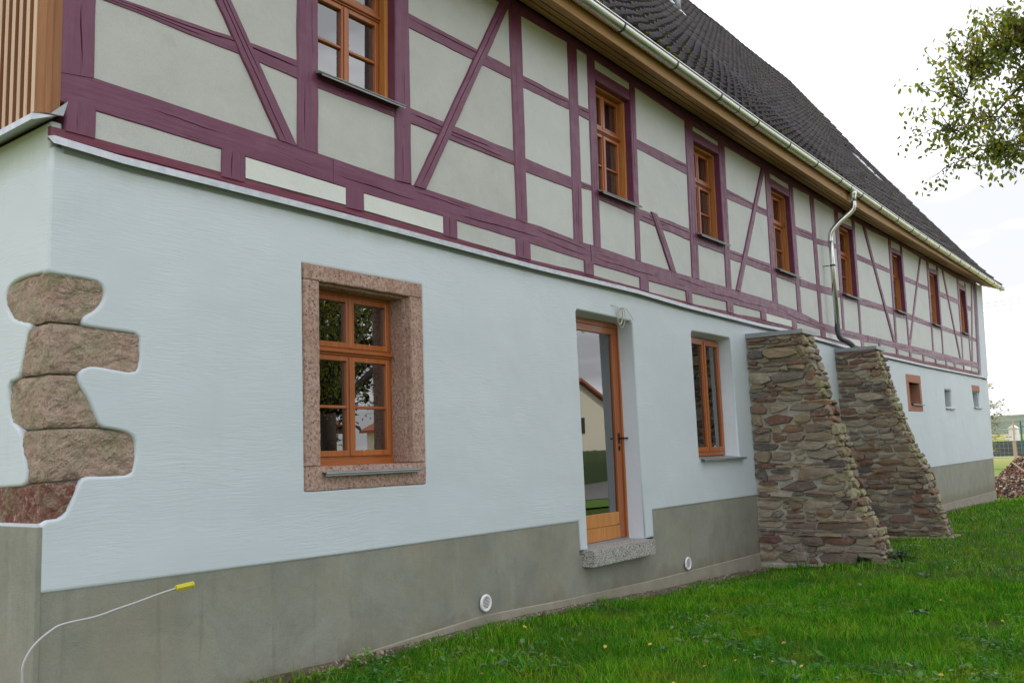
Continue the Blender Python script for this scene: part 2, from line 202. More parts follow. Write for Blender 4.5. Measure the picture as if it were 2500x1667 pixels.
grn_top = g.m('ADD', g.m('MULTIPLY', g.m('SUBTRACT', zc, 3.48), 2.6), g.noise(g.n('ShaderNodeMapping', {'Vector': v, 'Scale': (1.2, 1.2, .5)}).outputs[0], 1, 5, .7))  # greener and darker towards the top of the render, broken up by noise
c = g.mix(g.m('MULTIPLY', g.ramp(grn_top, [(.45, 0.), (.85, 1.)]), .55), c, (.34, .40, .27))
c = g.mix(g.m('MULTIPLY', g.ramp(g.noise(g.n('ShaderNodeMapping', {'Vector': v, 'Scale': (7, 7, .8)}).outputs[0], 1, 4, .6), [(.60, 0.), (.78, 1.)]), .13), c, (.40, .43, .40))
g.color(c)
# smoother white render (reveals, gable band)
m_smooth, g = M('smooth_render', (.62, .66, .73), .8, spec=.3)
v = g.coord('Object'); g.bump(g.noise(v, 9, 4, .6), .006, .8)
# infill panels
def infill(name, c0, c1):
    m, g = M(name, c0, .7, spec=.45); v = g.coord('Object')
    a = g.ramp(g.noise(v, 2.2, 6, .65), [(.32, 0.), (.68, 1.)])
    sp = g.ramp(g.noise(v, 90, 3, .7), [(.35, 0.), (.6, 1.)])
    dirt = g.ramp(g.noise(v, 5.5, 5, .7), [(.60, 0.), (.82, 1.)])
    c = g.mix(a, c0, c1); c = g.mix(g.m('MULTIPLY', g.m('SUBTRACT', 1., sp), .18), c, tuple(q*.55 for q in c0)); c = g.mix(g.m('MULTIPLY', dirt, .22), c, (.2, .2, .18))
    g.color(c); p1 = g.bump(g.noise(v, 120, 3, .7), .003, .7); g.bump(g.noise(v, 3, 3), .03, .5, p1); return m
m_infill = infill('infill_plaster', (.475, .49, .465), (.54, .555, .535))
m_infill_far = infill('infill_plaster_far_lit', (.55, .575, .565), (.61, .63, .62))  # same plaster, the brighter light on the far panels mixed into its colour
m_panel_w = infill('white_panel', (.66, .69, .66), (.72, .74, .70))
# painted timber, grain along U
def timber_mat(name, c0, c1, gloss=.37):
    m, g = M(name, c0, gloss, spec=.5); u = g.n('ShaderNodeTexCoord').outputs['UV']
    oi = g.n('ShaderNodeObjectInfo').outputs['Random']
    uo = g.n('ShaderNodeVectorMath', {0: u, 1: g.n('ShaderNodeCombineXYZ', {'X': g.m('MULTIPLY', oi, 37.), 'Y': g.m('MULTIPLY', oi, 11.)}).outputs[0]}, operation='ADD').outputs[0]
    mapv = g.n('ShaderNodeMapping', {'Vector': uo, 'Scale': (1.6, 34, 1)}).outputs[0]
    gr = g.noise(mapv, 1, 6, .65, .6)
    gr2 = g.noise(g.n('ShaderNodeMapping', {'Vector': uo, 'Scale': (5, 150, 1)}).outputs[0], 1, 3, .6)
    crk = g.ramp(g.noise(g.n('ShaderNodeMapping', {'Vector': uo, 'Scale': (1.1, 42, 1)}).outputs[0], 1, 2, .5, .3), [(.24, 0.), (.30, 1.)])
    a = g.ramp(gr, [(.3, 0.), (.7, 1.)])
    c = g.mix(a, c0, c1)
    wx = g.ramp(g.noise(uo, 4.5, 6, .7), [(.52, 0.), (.72, 1.)])
    c = g.mix(g.m('MULTIPLY', wx, .28), c, (.26, .12, .19))
    c = g.mix(g.m('MULTIPLY', g.m('SUBTRACT', 1., crk), .45), c, (.02, .008, .012))
    peg = g.ramp(g.n('ShaderNodeTexVoronoi', {'Vector': g.n('ShaderNodeMapping', {'Vector': uo, 'Scale': (3.1, 6.5, 1)}).outputs[0], 'Scale': 1.0}).outputs['Distance'], [(.035, 1.), (.05, 0.)])
    c = g.mix(g.m('MULTIPLY', peg, .85), c, (.02, .008, .012)); g.color(c)
    g.rough(g.ramp(g.noise(uo, 9, 4), [(.3, gloss-.1), (.7, gloss+.2)]))
    p1 = g.bump(g.m('ADD', g.m('MULTIPLY', gr, .7), g.m('MULTIPLY', gr2, .3)), .006, .8); g.bump(crk, .008, .8, p1); return m
m_tim = timber_mat('purple_painted_timber', (.125, .027, .068), (.17, .043, .095))
m_tim_red = timber_mat('dark_red_painted_timber', (.125, .018, .040), (.165, .030, .060), .5)
# varnished woods
def wood(name, c0, c1, axis=2, rough=.35, scale=1., coat=.2, knots=False):
    m, g = M(name, c0, rough); sc = [30*scale]*3; sc[axis] = 1.3*scale
    v = g.n('ShaderNodeTexCoord').outputs['Object']; oi = g.n('ShaderNodeObjectInfo').outputs['Random']
    v = g.n('ShaderNodeVectorMath', {0: v, 1: g.n('ShaderNodeCombineXYZ', {'X': g.m('MULTIPLY', oi, 13.), 'Y': g.m('MULTIPLY', oi, 7.), 'Z': g.m('MULTIPLY', oi, 29.)}).outputs[0]}, operation='ADD').outputs[0]
    gr = g.noise(g.n('ShaderNodeMapping', {'Vector': v, 'Scale': tuple(sc)}).outputs[0], 1, 5, .6, .8)
    c = g.mix(g.ramp(gr, [(.35, 0.), (.65, 1.)]), c0, c1)
    if knots:
        kv = [5*scale]*3; kv[axis] = 1.6*scale
        vo = g.n('ShaderNodeTexVoronoi', {'Vector': g.n('ShaderNodeMapping', {'Vector': v, 'Scale': tuple(kv)}).outputs[0], 'Scale': 1.0}).outputs['Distance']
        c = g.mix(g.ramp(vo, [(.05, 1.), (.12, 0.)]), c, tuple(q*.3 for q in c0))
    c = g.mix(g.m('MULTIPLY', oi, .55), c, tuple(q*.72 for q in c0))
    g.color(c); g.bump(gr, .002, .6); g.b.inputs['Coat Weight'].default_value = coat; g.b.inputs['Coat Roughness'].default_value = .15
    return m
m_frame_v = wood('larch_frame_upright', (.34, .09, .018), (.49, .155, .034), 2)
m_frame_h = wood('larch_frame_crosswise', (.33, .085, .017), (.47, .15, .033), 0)
m_lining = wood('larch_lining', (.44, .17, .035), (.60, .26, .065), 2, .5, 1., .1, True)
m_soffit = wood('soffit_board_wood', (.36, .19, .06), (.50, .28, .10), 0, .6, .8, 0., True)
m_clad = wood('cladding_larch', (.55, .38, .26), (.72, .56, .43), 2, .75, 1., 0., True)
m_clad2 = wood('cladding_larch_orange', (.31, .13, .052), (.42, .20, .09), 2, .75, 1., 0., True)
# metals
m_zinc, g = M('zinc_gutter', (.62, .63, .62), .30, 1.)
v = g.coord('Object'); g.rough(g.ramp(g.noise(v, 4, 4), [(.3, .22), (.7, .38)])); g.color(g.mix(g.noise(v, 2, 4), (.55, .57, .56), (.70, .71, .68)))
m_zinc_dull, g = M('zinc_sill', (.22, .24, .26), .5, .55); v = g.coord('Object'); g.color(g.mix(g.noise(v, 6, 5), (.25, .27, .29), (.40, .42, .44)))
m_flash, g = M('galvanised_flashing', (.62, .65, .69), .5, .5); v = g.coord('Object'); g.color(g.mix(g.ramp(g.noise(v, 14, 5, .7), [(.4, 0.), (.7, 1.)]), (.60, .63, .68), (.44, .48, .54)))
m_iron, g = M('dark_iron', (.02, .02, .022), .4, .6)
m_bracket, g = M('gutter_bracket_metal', (.10, .11, .12), .5, .8)
# stone
m_porph, g = M('porphyry_stone', (.30, .2, .17), .85, spec=.3)
v = g.coord('Object')
c = g.mix(g.ramp(g.noise(v, 38, 4, .7), [(.40, 0.), (.56, 1.)]), (.27, .145, .12), (.46, .325, .265))
c = g.mix(g.ramp(g.noise(v, 120, 2, .7), [(.55, 0.), (.68, .7)]), c, (.58, .52, .42))
c = g.mix(g.ramp(g.noise(v, 3.2, 4, .6), [(.45, 0.), (.7, .55)]), c, (.33, .18, .13))
pit = g.ramp(g.n('ShaderNodeTexVoronoi', {'Vector': v, 'Scale': 21.0, 'Randomness': 1.0}).outputs['Distance'], [(.10, 1.), (.16, 0.)])
c = g.mix(g.m('MULTIPLY', pit, .8), c, (.05, .03, .025)); g.color(c)
p1 = g.bump(g.noise(v, 60, 4, .7), .006, .9); g.bump(g.m('SUBTRACT', 1., pit), .008, 1., p1)
m_quoin, g = M('rough_quoin_stone', (.25, .18, .14), .95, spec=.2)
v = g.coord('Object'); oi = g.n('ShaderNodeObjectInfo').outputs['Random']
c = g.mix(g.ramp(g.noise(v, 6, 6, .7), [(.38, 0.), (.62, 1.)]), (.60, .41, .345), (.52, .44, .315))
c = g.mix(g.ramp(g.noise(v, 3.1, 5, .7, .5), [(.50, 0.), (.66, .7)]), c, (.30, .27, .15))
c = g.mix(g.ramp(g.noise(v, 26, 5, .75), [(.5, 0.), (.7, .8)]), c, (.60, .50, .42))
c = g.mix(g.ramp(g.noise(v, 33, 4, .75), [(.27, .7), (.38, 0.)]), c, (.12, .09, .07))
g.color(c); p1 = g.bump(g.noise(v, 45, 6, .75), .02, 1.); g.bump(g.noise(v, 11, 5, .7, .6), .07, 1., p1)
m_quoin_red = m_quoin.copy(); m_quoin_red.name = 'red_quoin_stone'
nd = [n for n in m_quoin_red.node_tree.nodes if n.type == 'MIX' and not n.inputs['A'].is_linked][0]
nd.inputs['A'].default_value = (.27, .085, .07, 1); nd.inputs['B'].default_value = (.33, .20, .15, 1)
m_redstone, g = M('red_sandstone', (.38, .17, .11), .85, spec=.3); v = g.coord('Object'); g.color(g.mix(g.noise(v, 8, 5, .7), (.33, .14, .09), (.46, .24, .17))); g.bump(g.noise(v, 30, 4), .006, .8)
m_mortar, g = M('lime_mortar', (.3, .27, .22), .95, spec=.2)
v = g.coord('Object'); c = g.mix(g.ramp(g.noise(v, 3, 6, .7), [(.35, 0.), (.65, 1.)]), (.34, .31, .25), (.54, .515, .45)); c = g.mix(g.ramp(g.noise(v, 1.6, 4, .6), [(.55, 0.), (.75, .6)]), c, (.23, .24, .13)); g.color(c)
p1 = g.bump(g.noise(v, 70, 4, .7), .008, .9); g.bump(g.noise(v, 14, 4, .7), .04, .8, p1)
m_rub, g = M('slate_rubble_stone', (.2, .15, .1), .9, spec=.3)
v = g.coord('Object'); oi = g.n('ShaderNodeObjectInfo').outputs['Random']
base = g.ramp(oi, [(0., (.33, .285, .21)), (.14, (.38, .30, .19)), (.26, (.24, .195, .16)), (.38, (.47, .41, .31)), (.50, (.23, .15, .14)), (.57, (.33, .29, .23)), (.66, (.14, .125, .13)), (.76, (.31, .19, .11)), (.90, (.20, .10, .09)), (1., (.40, .35, .28))])
lay = g.noise(g.n('ShaderNodeMapping', {'Vector': v, 'Scale': (9, 9, 60)}).outputs[0], 1, 5, .7, .4)
c = g.mix(g.ramp(lay, [(.35, .6), (.55, 0.)]), base, (.07, .055, .045))
c = g.mix(g.ramp(g.noise(v, 17, 5, .75), [(.50, 0.), (.72, .75)]), c, (.36, .30, .21))
c = g.mix(g.ramp(g.noise(v, 7, 4, .7), [(.56, 0.), (.72, .5)]), c, (.30, .15, .06)); g.color(c)
p1 = g.bump(lay, .02, 1.); g.bump(g.noise(v, 40, 5, .75), .012, .9, p1)
m_moss_stone, g = M('mossy_stone', (.2, .2, .1), .95, spec=.2)
v = g.coord('Object'); c = g.mix(g.ramp(g.noise(v, 9, 6, .75), [(.38, 0.), (.62, 1.)]), (.19, .175, .08), (.40, .365, .25)); c = g.mix(g.ramp(g.noise(v, 5, 3), [(.6, 0.), (.7, .8)]), c, (.20, .12, .08)); g.color(c); g.bump(g.noise(v, 30, 6, .75), .02, 1.)
# grey cement plinth
m_plinth, g = M('cement_plinth', (.24, .235, .195), .65, spec=.45)
v = g.coord('Object')
c = g.mix(g.ramp(g.noise(v, 1.5, 7, .68, .4), [(.34, 0.), (.66, 1.)]), (.225, .23, .19), (.305, .31, .262))
c = g.mix(g.ramp(g.noise(g.n('ShaderNodeMapping', {'Vector': v, 'Scale': (5, 5, 1.1)}).outputs[0], 1, 5, .65), [(.58, 0.), (.80, .42)]), c, (.42, .42, .39))
c = g.mix(g.ramp(g.noise(v, 4.5, 6, .75), [(.56, 0.), (.76, .4)]), c, (.14, .135, .105))
c = g.mix(g.m('MULTIPLY', g.ramp(g.noise(v, 95, 3, .7), [(.4, 1.), (.55, 0.)]), .18), c, (.12, .12, .1))
c = g.mix(g.ramp(g.noise(g.n('ShaderNodeMapping', {'Vector': v, 'Location': (3, 1, 7)}).outputs[0], .9, 6, .7), [(.46, 0.), (.66, .6)]), c, (.31, .285, .215))
zc = g.n('ShaderNodeSeparateXYZ', {0: v}).outputs[2]
spl = g.m('ADD', g.m('MULTIPLY', g.m('SUBTRACT', .22, zc), 1.5), g.noise(v, 3.5, 6, .75))
c = g.mix(g.ramp(spl, [(.50, 0.), (.80, .55)]), c, (.17, .145, .10))
run = g.noise(g.n('ShaderNodeMapping', {'Vector': v, 'Scale': (11, 11, .7)}).outputs[0], 1, 4, .6)
c = g.mix(g.ramp(run, [(.60, 0.), (.72, .30)]), c, (.15, .15, .12))
g.color(c); p1 = g.bump(g.noise(v, 90, 3, .7), .003, .7); g.bump(g.noise(v, 4, 4), .02, .5, p1)
m_plinth_low, g = M('cement_plinth_foot', (.27, .25, .2), .92, spec=.2)
v = g.coord('Object'); g.color(g.mix(g.ramp(g.noise(v, 2.6, 7, .7), [(.35, 0.), (.65, 1.)]), (.27, .25, .20), (.35, .325, .265))); g.bump(g.noise(v, 70, 4, .7), .004, .8)
m_granite, g = M('granite', (.4, .4, .39), .7, spec=.4)
v = g.coord('Object'); vo = g.n('ShaderNodeTexVoronoi', {'Vector': v, 'Scale': 140.0}).outputs['Color']
bw = g.n('ShaderNodeRGBToBW', {'Color': vo}).outputs[0]
g.color(g.ramp(bw, [(.25, (.09, .09, .09)), (.42, (.30, .295, .28)), (.62, (.46, .45, .43)), (.85, (.60, .59, .56))])); g.bump(g.noise(v, 60, 4, .7), .005, .8)
# roof
m_tile, g = M('dark_roof_tile', (.05, .047, .05), .8, spec=.35)
v = g.coord('Object'); c = g.mix(g.ramp(g.noise(v, 2.3, 5, .7), [(.35, 0.), (.65, 1.)]), (.062, .056, .067), (.130, .117, .132))
c = g.mix(g.ramp(g.noise(v, 9, 5, .75), [(.58, 0.), (.75, .6)]), c, (.085, .072, .045)); g.color(c); g.bump(g.noise(v, 40, 4, .7), .004, .8)
m_moss, g = M('roof_moss', (.09, .11, .02), .95, spec=.1); v = g.coord('Object'); g.color(g.mix(g.noise(v, 14, 4), (.05, .06, .015), (.20, .19, .035))); g.bump(g.noise(v, 60, 4), .02, 1.)
m_dark, g = M('dark_interior', (.05, .045, .04), .95)
m_inroom, g = M('interior_plaster', (.30, .29, .27), .95)
# glass: a thin pane, clear with a mirror coat following Fresnel
m_glass = bpy.data.materials.new('window_glass'); m_glass.use_nodes = True; nt = m_glass.node_tree; nt.nodes.clear(); g = NT(nt, None)
tr = g.n('ShaderNodeBsdfTransparent', {'Color': (.72, .76, .75, 1)}); gl = g.n('ShaderNodeBsdfGlossy', {'Color': (1, 1, 1, 1), 'Roughness': .0})
fr = g.n('ShaderNodeFresnel', {'IOR': 3.1}); wav = g.n('ShaderNodeBump', {'Height': g.noise(g.coord('Object'), 2.2, 1), 'Distance': .0006, 'Strength': .12}).outputs[0]
nt.links.new(wav, gl.inputs['Normal'])
ms = g.n('ShaderNodeMixShader', {0: fr.outputs[0], 1: tr.outputs[0], 2: gl.outputs[0]}); nt.links.new(ms.outputs[0], g.n('ShaderNodeOutputMaterial').inputs[0])
m_plastic_w, g = M('white_plastic', (.78, .78, .8), .4)
m_plastic_y, g = M('yellow_plastic', (.62, .56, .03), .4)
m_cable, g = M('grey_cable', (.46, .46, .47), .5)

# ================================================================== FARMHOUSE
house = empty('farmhouse', (0, 0, 0), label='long half timbered farmhouse with white brushed ground floor and purple timbers', cat='house')
def H(o): o.parent = house; return o
RIDGE = [(-1, 14.42), (6, 14.30), (12, 14.22), (17, 14.30), (20, 14.38), (22.7, 14.47), (24.4, 14.46), (28.3, 14.60), (31.5, 14.39), (33, 14.4)]
GUT = [(-1, 6.58), (5.5, 6.565), (10.2, 6.53), (14.8, 6.545), (20.4, 6.575), (26, 6.65), (31.3, 6.735), (33, 6.75)]
SOF = [(-1, 6.56), (5.0, 6.56), (7.5, 6.52), (11.7, 6.485), (16.4, 6.485), (20, 6.56), (25, 6.66), (31.3, 6.85), (33, 6.87)]
def fl_z(x): return interp(DATA['pl'], x)
def flat(poly): return poly
def chaikin(pts, n=2, closed=True):
    for _ in range(n):
        o = []
        k = len(pts)
        for i in range(k if closed else k-1):
            a, b = pts[i], pts[(i+1) % k]
            o += [(a[0]*.75+b[0]*.25, a[1]*.75+b[1]*.25), (a[0]*.25+b[0]*.75, a[1]*.25+b[1]*.75)]
        pts = o if closed else [pts[0]]+o+[pts[-1]]
    return pts
def sheet(name, loops, material, ext, bev, to3, res=4, flip=False):
    """flat plate with rounded arrises and holes, from 2D outlines"""
    cu = bpy.data.curves.new(name+'_outline', 'CURVE'); cu.dimensions = '2D'; cu.fill_mode = 'BOTH'
    for lp in loops:
        s = cu.splines.new('POLY'); s.points.add(len(lp)-1)
        for q, c in zip(s.points, lp): q.co = (c[0], c[1], 0, 1)
        s.use_cyclic_u = True
    cu.extrude = ext; cu.bevel_depth = bev; cu.bevel_resolution = res; cu.offset = -bev
    o = bpy.data.objects.new(name+'_tmp', cu); COL.objects.link(o); bpy.context.view_layer.update()
    me = bpy.data.meshes.new_from_object(o.evaluated_get(bpy.context.evaluated_depsgraph_get()))
    bpy.data.objects.remove(o); bpy.data.curves.remove(cu)
    me.name = name
    n = len(me.vertices); co = np.empty(n*3); me.vertices.foreach_get('co', co); co = co.reshape(-1, 3)
    nrm = [abs(p.normal.z) > .97 for p in me.polygons]
    me.polygons.foreach_set('use_smooth', [not q for q in nrm])
    t = ext+bev
    me.vertices.foreach_set('co', to3(co, t).astype(float).ravel()); me.materials.clear(); me.materials.append(material); me.update()
    if flip: me.flip_normals()
    ob = bpy.data.objects.new(name, me); COL.objects.link(ob); return H(ob)
front3 = lambda y: (lambda co, t: np.stack([co[:, 0], y+t-co[:, 2], co[:, 1]], 1))
side3 = lambda x: (lambda co, t: np.stack([x+t-co[:, 2], co[:, 0], co[:, 1]], 1))

# ---- ground floor render
doorO = [(5.90, .548), (5.885, 2.0), (5.87, 3.185), (5.90, 3.215), (6.5, 3.21), (7.10, 3.20), (7.145, 3.17), (7.165, 2.4), (7.185, 1.4), (7.195, .549)]
botm = [(7.405, .549), (7.402, .875), (8.5, .872), (10.758, .868), (15, .885), (21.84, .92), (30.82, .94)]
topl = [(x, fl_z(x)-.075) for x in np.linspace(31.20, 0.0, 60)]
notch = [(q[0], q[1]) for q in DATA['qf']]
notch = [(0.0, z) for z in (3.44, 3.3, 3.1, 2.95, 2.87, 2.835, 2.806)]+chaikin(notch[1:-1], 1, False)+[(0.0, z) for z in (1.297, 1.27, 1.2, 1.05)]
outer = [(0.0, .903), (2.35, .877), (5.734, .869), (5.741, .557), (5.90, .548)]+doorO[1:-1]+[(7.195, .549)]+botm+[(31.01, 2.2)]+topl+notch
win2 = [(8.80, 1.47), (8.785, 3.19), (8.82, 3.23), (9.4, 3.235), (10.06, 3.235), (10.10, 3.20), (10.125, 2.3), (10.15, 1.47)]
stoneO = [(1.965, 1.395), (1.955, 3.155), (3.318, 3.163), (3.314, 1.40), (3.29, 1.385), (2.0, 1.39)]
sm1 = [(20.30, 2.32), (20.40, 3.21), (21.78, 3.225), (21.62, 2.33)]
sm2 = [(24.36, 2.50), (24.42, 3.0), (25.26, 3.018), (25.2, 2.52)]
sm3 = [(28.42, 2.59), (28.30, 3.26), (29.55, 3.28), (29.35, 2.60)]
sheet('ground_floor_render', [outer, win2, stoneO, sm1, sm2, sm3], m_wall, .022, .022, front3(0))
gn = [(q[0], q[1]) for q in DATA['qg']]
gnotch = [(0.0035, z) for z in (3.44, 3.2, 2.95, 2.85, 2.815)]+chaikin(gn[1:-1], 1, False)+[(1.2, 1.50)]
gout = [(0.05, 3.775), (0.05, 3.60), (0.0035, 3.60)]+gnotch+[(1.2, 1.29), (9.98, 1.29), (9.98, 3.775)]
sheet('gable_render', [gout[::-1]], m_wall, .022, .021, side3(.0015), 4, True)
# lower piece of the gable beside the corner (behind plinth)
# ---- quoins
rq = random.Random(3)
def rough_block(x0, x1, y0, y1, z0, z1, seed, nx=44, nz_=20, amp=.016, c=.014):
    """block whose front (y0) and gable (x0) faces are hewn"""
    V = []; F = []
    path = [(x0, y1, -1)]+[(x0, y1+(y0-y1)*k/nx, 0) for k in range(1, nx)]+[(x0, y0, 2)]+[(x0+(x1-x0)*k/nx, y0, 1) for k in range(1, nx+1)]
    for j in range(nz_+1):
        z = z0+(z1-z0)*j/nz_
        ed = min(j, nz_-j)/nz_
        pin = c*max(0, 1-ed*nz_/1.5)
        for (x, y, s) in path:
            d = amp*(fr_noise(x*7+seed, y*7, z*7)+.55*fr_noise(x*26, y*26+seed, z*26)) - pin
            if s in (1,): y -= d
            elif s == 0: x -= d
            elif s == 2: x -= d*.3-.014; y -= d*.3-.014
            V.append((max(x, .007), max(y, .006), z+.008*nz(x*4, y*4, z0)))
    n = len(path)
    for j in range(nz_):
        for i in range(n-1): F.append((j*n+i, j*n+i+1, (j+1)*n+i+1, (j+1)*n+i))
    return V, F
def fr_noise(x, y, z): return noise.fractal((x, y, z), 1.0, 2.0, 4)
qz = [2.83, DATA['qj'][0], DATA['qj'][1], DATA['qj'][2], DATA['qj'][3], 1.27]
for k in range(5):
    V, F = rough_block(.014, .75, .016, .95, qz[k+1]+.006, qz[k]-.006, k*3.7)
    o = mk('corner_stone', V, F, m_quoin_red if k == 4 else m_quoin, house, False)
    if k == 4: o['label'] = 'reddish lowest corner stone'
MB().box(.06, .76, .062, .96, 1.2, 2.9).build('corner_mortar', m_mortar, house)

# ---- cement plinth
mb = MB()
def plinth_face(xs, ztop, yf):
    for a, b in zip(xs[:-1], xs[1:]):
        mb.hexa([(a, yf, -1.2), (b, yf, -1.2), (b, yf, ztop(b)), (a, yf, ztop(a)), (a, .3, -1.2), (b, .3, -1.2), (b, .3, ztop(b)), (a, .3, ztop(a))])
mb.box(.013, 5.742, .014, .30, -1.2, .95).box(5.742, 7.40, .014, .30, -1.2, .50).box(7.40, 30.5, .014, .30, -1.2, .95).hexa([(30.5, .014, -1.2), (30.50, .014, -1.2), (30.835, .014, .95), (30.5, .014, .95), (30.5, .3, -1.2), (30.50, .3, -1.2), (30.835, .3, .95), (30.5, .3, .95)]); pl_o = mb.build('plinth', m_plinth, house)
SEAM = [(-1, .06), (2.17, .082), (4.08, .145), (5.5, .09), (7.4, .045), (10.6, .015), (31, -.1)]
mb = MB(); xs = [0.013, 1, 2.17, 3.2, 4.08, 4.8, 5.5, 6.4, 7.4, 9, 10.6, 15, 22, 30.655]
for a, b in zip(xs[:-1], xs[1:]):
    za, zb = interp(SEAM, a), interp(SEAM, b)
    mb.hexa([(a, .0, -1.2), (b, .0, -1.2), (b, .0, zb-.012), (a, .0, za-.012), (a, .02, -1.2), (b, .02, -1.2), (b, .02, zb), (a, .02, za)])
mb.build('plinth_foot', m_plinth_low, house)
mb = MB(); mb.box(-.022, .0125, .001, 9.98, -1.2, 1.285, .004); mb.build('gable_plinth', m_plinth, house)
mb = MB(); mb.box(-.012, .05, .02, .99, 1.28, 1.302); mb.build('plinth_cap', m_smooth, house)
# vertical plaster return next to the door step is part of the render outline

# ---- structural shell (walls behind the skin, back, gables, floors)
mb = MB()
mb.box(.3, 31.0, 9.7, 10.0, -1, 6.7)
mb.build('rear_wall', m_smooth, house)
def holed_wall(name, x0, x1, y0, y1, z0, z1, holes, material):
    xs_ = sorted({x0, x1, *[h[0] for h in holes], *[h[1] for h in holes]}); b = MB()
    for a, c in zip(xs_[:-1], xs_[1:]):
        mid = (a+c)/2; hs = sorted([(h[2], h[3]) for h in holes if h[0] < mid < h[1]]); z = z0
        for h0, h1 in hs:
            if h0 > z: b.box(a, c, y0, y1, z, h0)
            z = h1
        if z < z1: b.box(a, c, y0, y1, z, z1)
    return b.build(name, material, house)
holes_g = [(2.1, 3.18, 1.56, 3.06), (5.93, 7.2, .5, 3.22), (8.95, 10.12, 1.5, 3.25), (20.5, 21.9, 2.45, 3.05), (24.4, 25.3, 2.5, 3.0), (28.4, 29.5, 2.6, 3.05)]
holes_u = [(w[0]-.02, w[2]+.04, min(w[4], w[5]), max(w[6], w[7])) for w in DATA['win']]
holed_wall('masonry_core', .30, 30.6, .30, .50, -1, 3.66, holes_g, m_inroom)
holed_wall('upper_wall_core', .14, 30.4, .30, .42, 3.66, 6.5, holes_u, m_inroom)
MB().box(.2, 30.7, .5, 9.7, 3.45, 3.6).box(.2, 30.7, .42, 9.7, 6.45, 6.55).box(.3, 30.6, 4.2, 4.3, -.9, 6.45).box(.3, 30.6, .5, 9.7, .35, .45).build('interior_floors', m_inroom, house)
mb = MB()
for x in (4.2, 8.2, 11.6, 18.6, 22.6, 26.5): mb.box(x, x+.12, .5, 4.2, .45, 6.45)
mb.build('interior_partition', m_inroom, house)
# near gable above the render and far gable
mb = MB(); mb.add([(.06, .16, 3.7), (.06, 9.98, 3.7), (.06, 9.98, 6.6), (.06, 5, 14.1), (.06, .16, 6.6), (.2, .16, 3.7), (.2, 9.98, 3.7), (.2, 9.98, 6.6), (.2, 5, 14.1), (.2, .16, 6.6)],
                  [(0, 1, 2, 3, 4), (9, 8, 7, 6, 5), (0, 5, 6, 1), (1, 6, 7, 2), (2, 7, 8, 3), (3, 8, 9, 4), (4, 9, 5, 0)])
mb.build('gable_wall', m_dark, house)
mb = MB()
mb.add([(30.495, .02, -1.2), (30.495, 10, -1.2), (31.72, 10, 6.8), (31.76, 5, 14.2), (31.72, .02, 6.8), (30.2, .02, -1.2), (30.2, 10, -1.2), (31.3, 10, 6.8), (31.3, 5, 14.2), (31.3, .02, 6.8)],
       [(0, 1, 2, 3, 4), (9, 8, 7, 6, 5), (0, 5, 6, 1), (1, 6, 7, 2), (2, 7, 8, 3), (3, 8, 9, 4), (4, 9, 5, 0)])
mb.build('far_gable_wall', m_smooth, house)
mb = MB(); mb.hexa([(30.03, -.02, 3.62), (31.24, -.02, 3.66), (31.78, -.02, 6.87), (30.80, -.02, 6.76), (30.03, .2, 3.62), (31.24, .2, 3.66), (31.78, .2, 6.87), (30.80, .2, 6.76)])
mb.build('white_corner_pier', m_smooth, house)

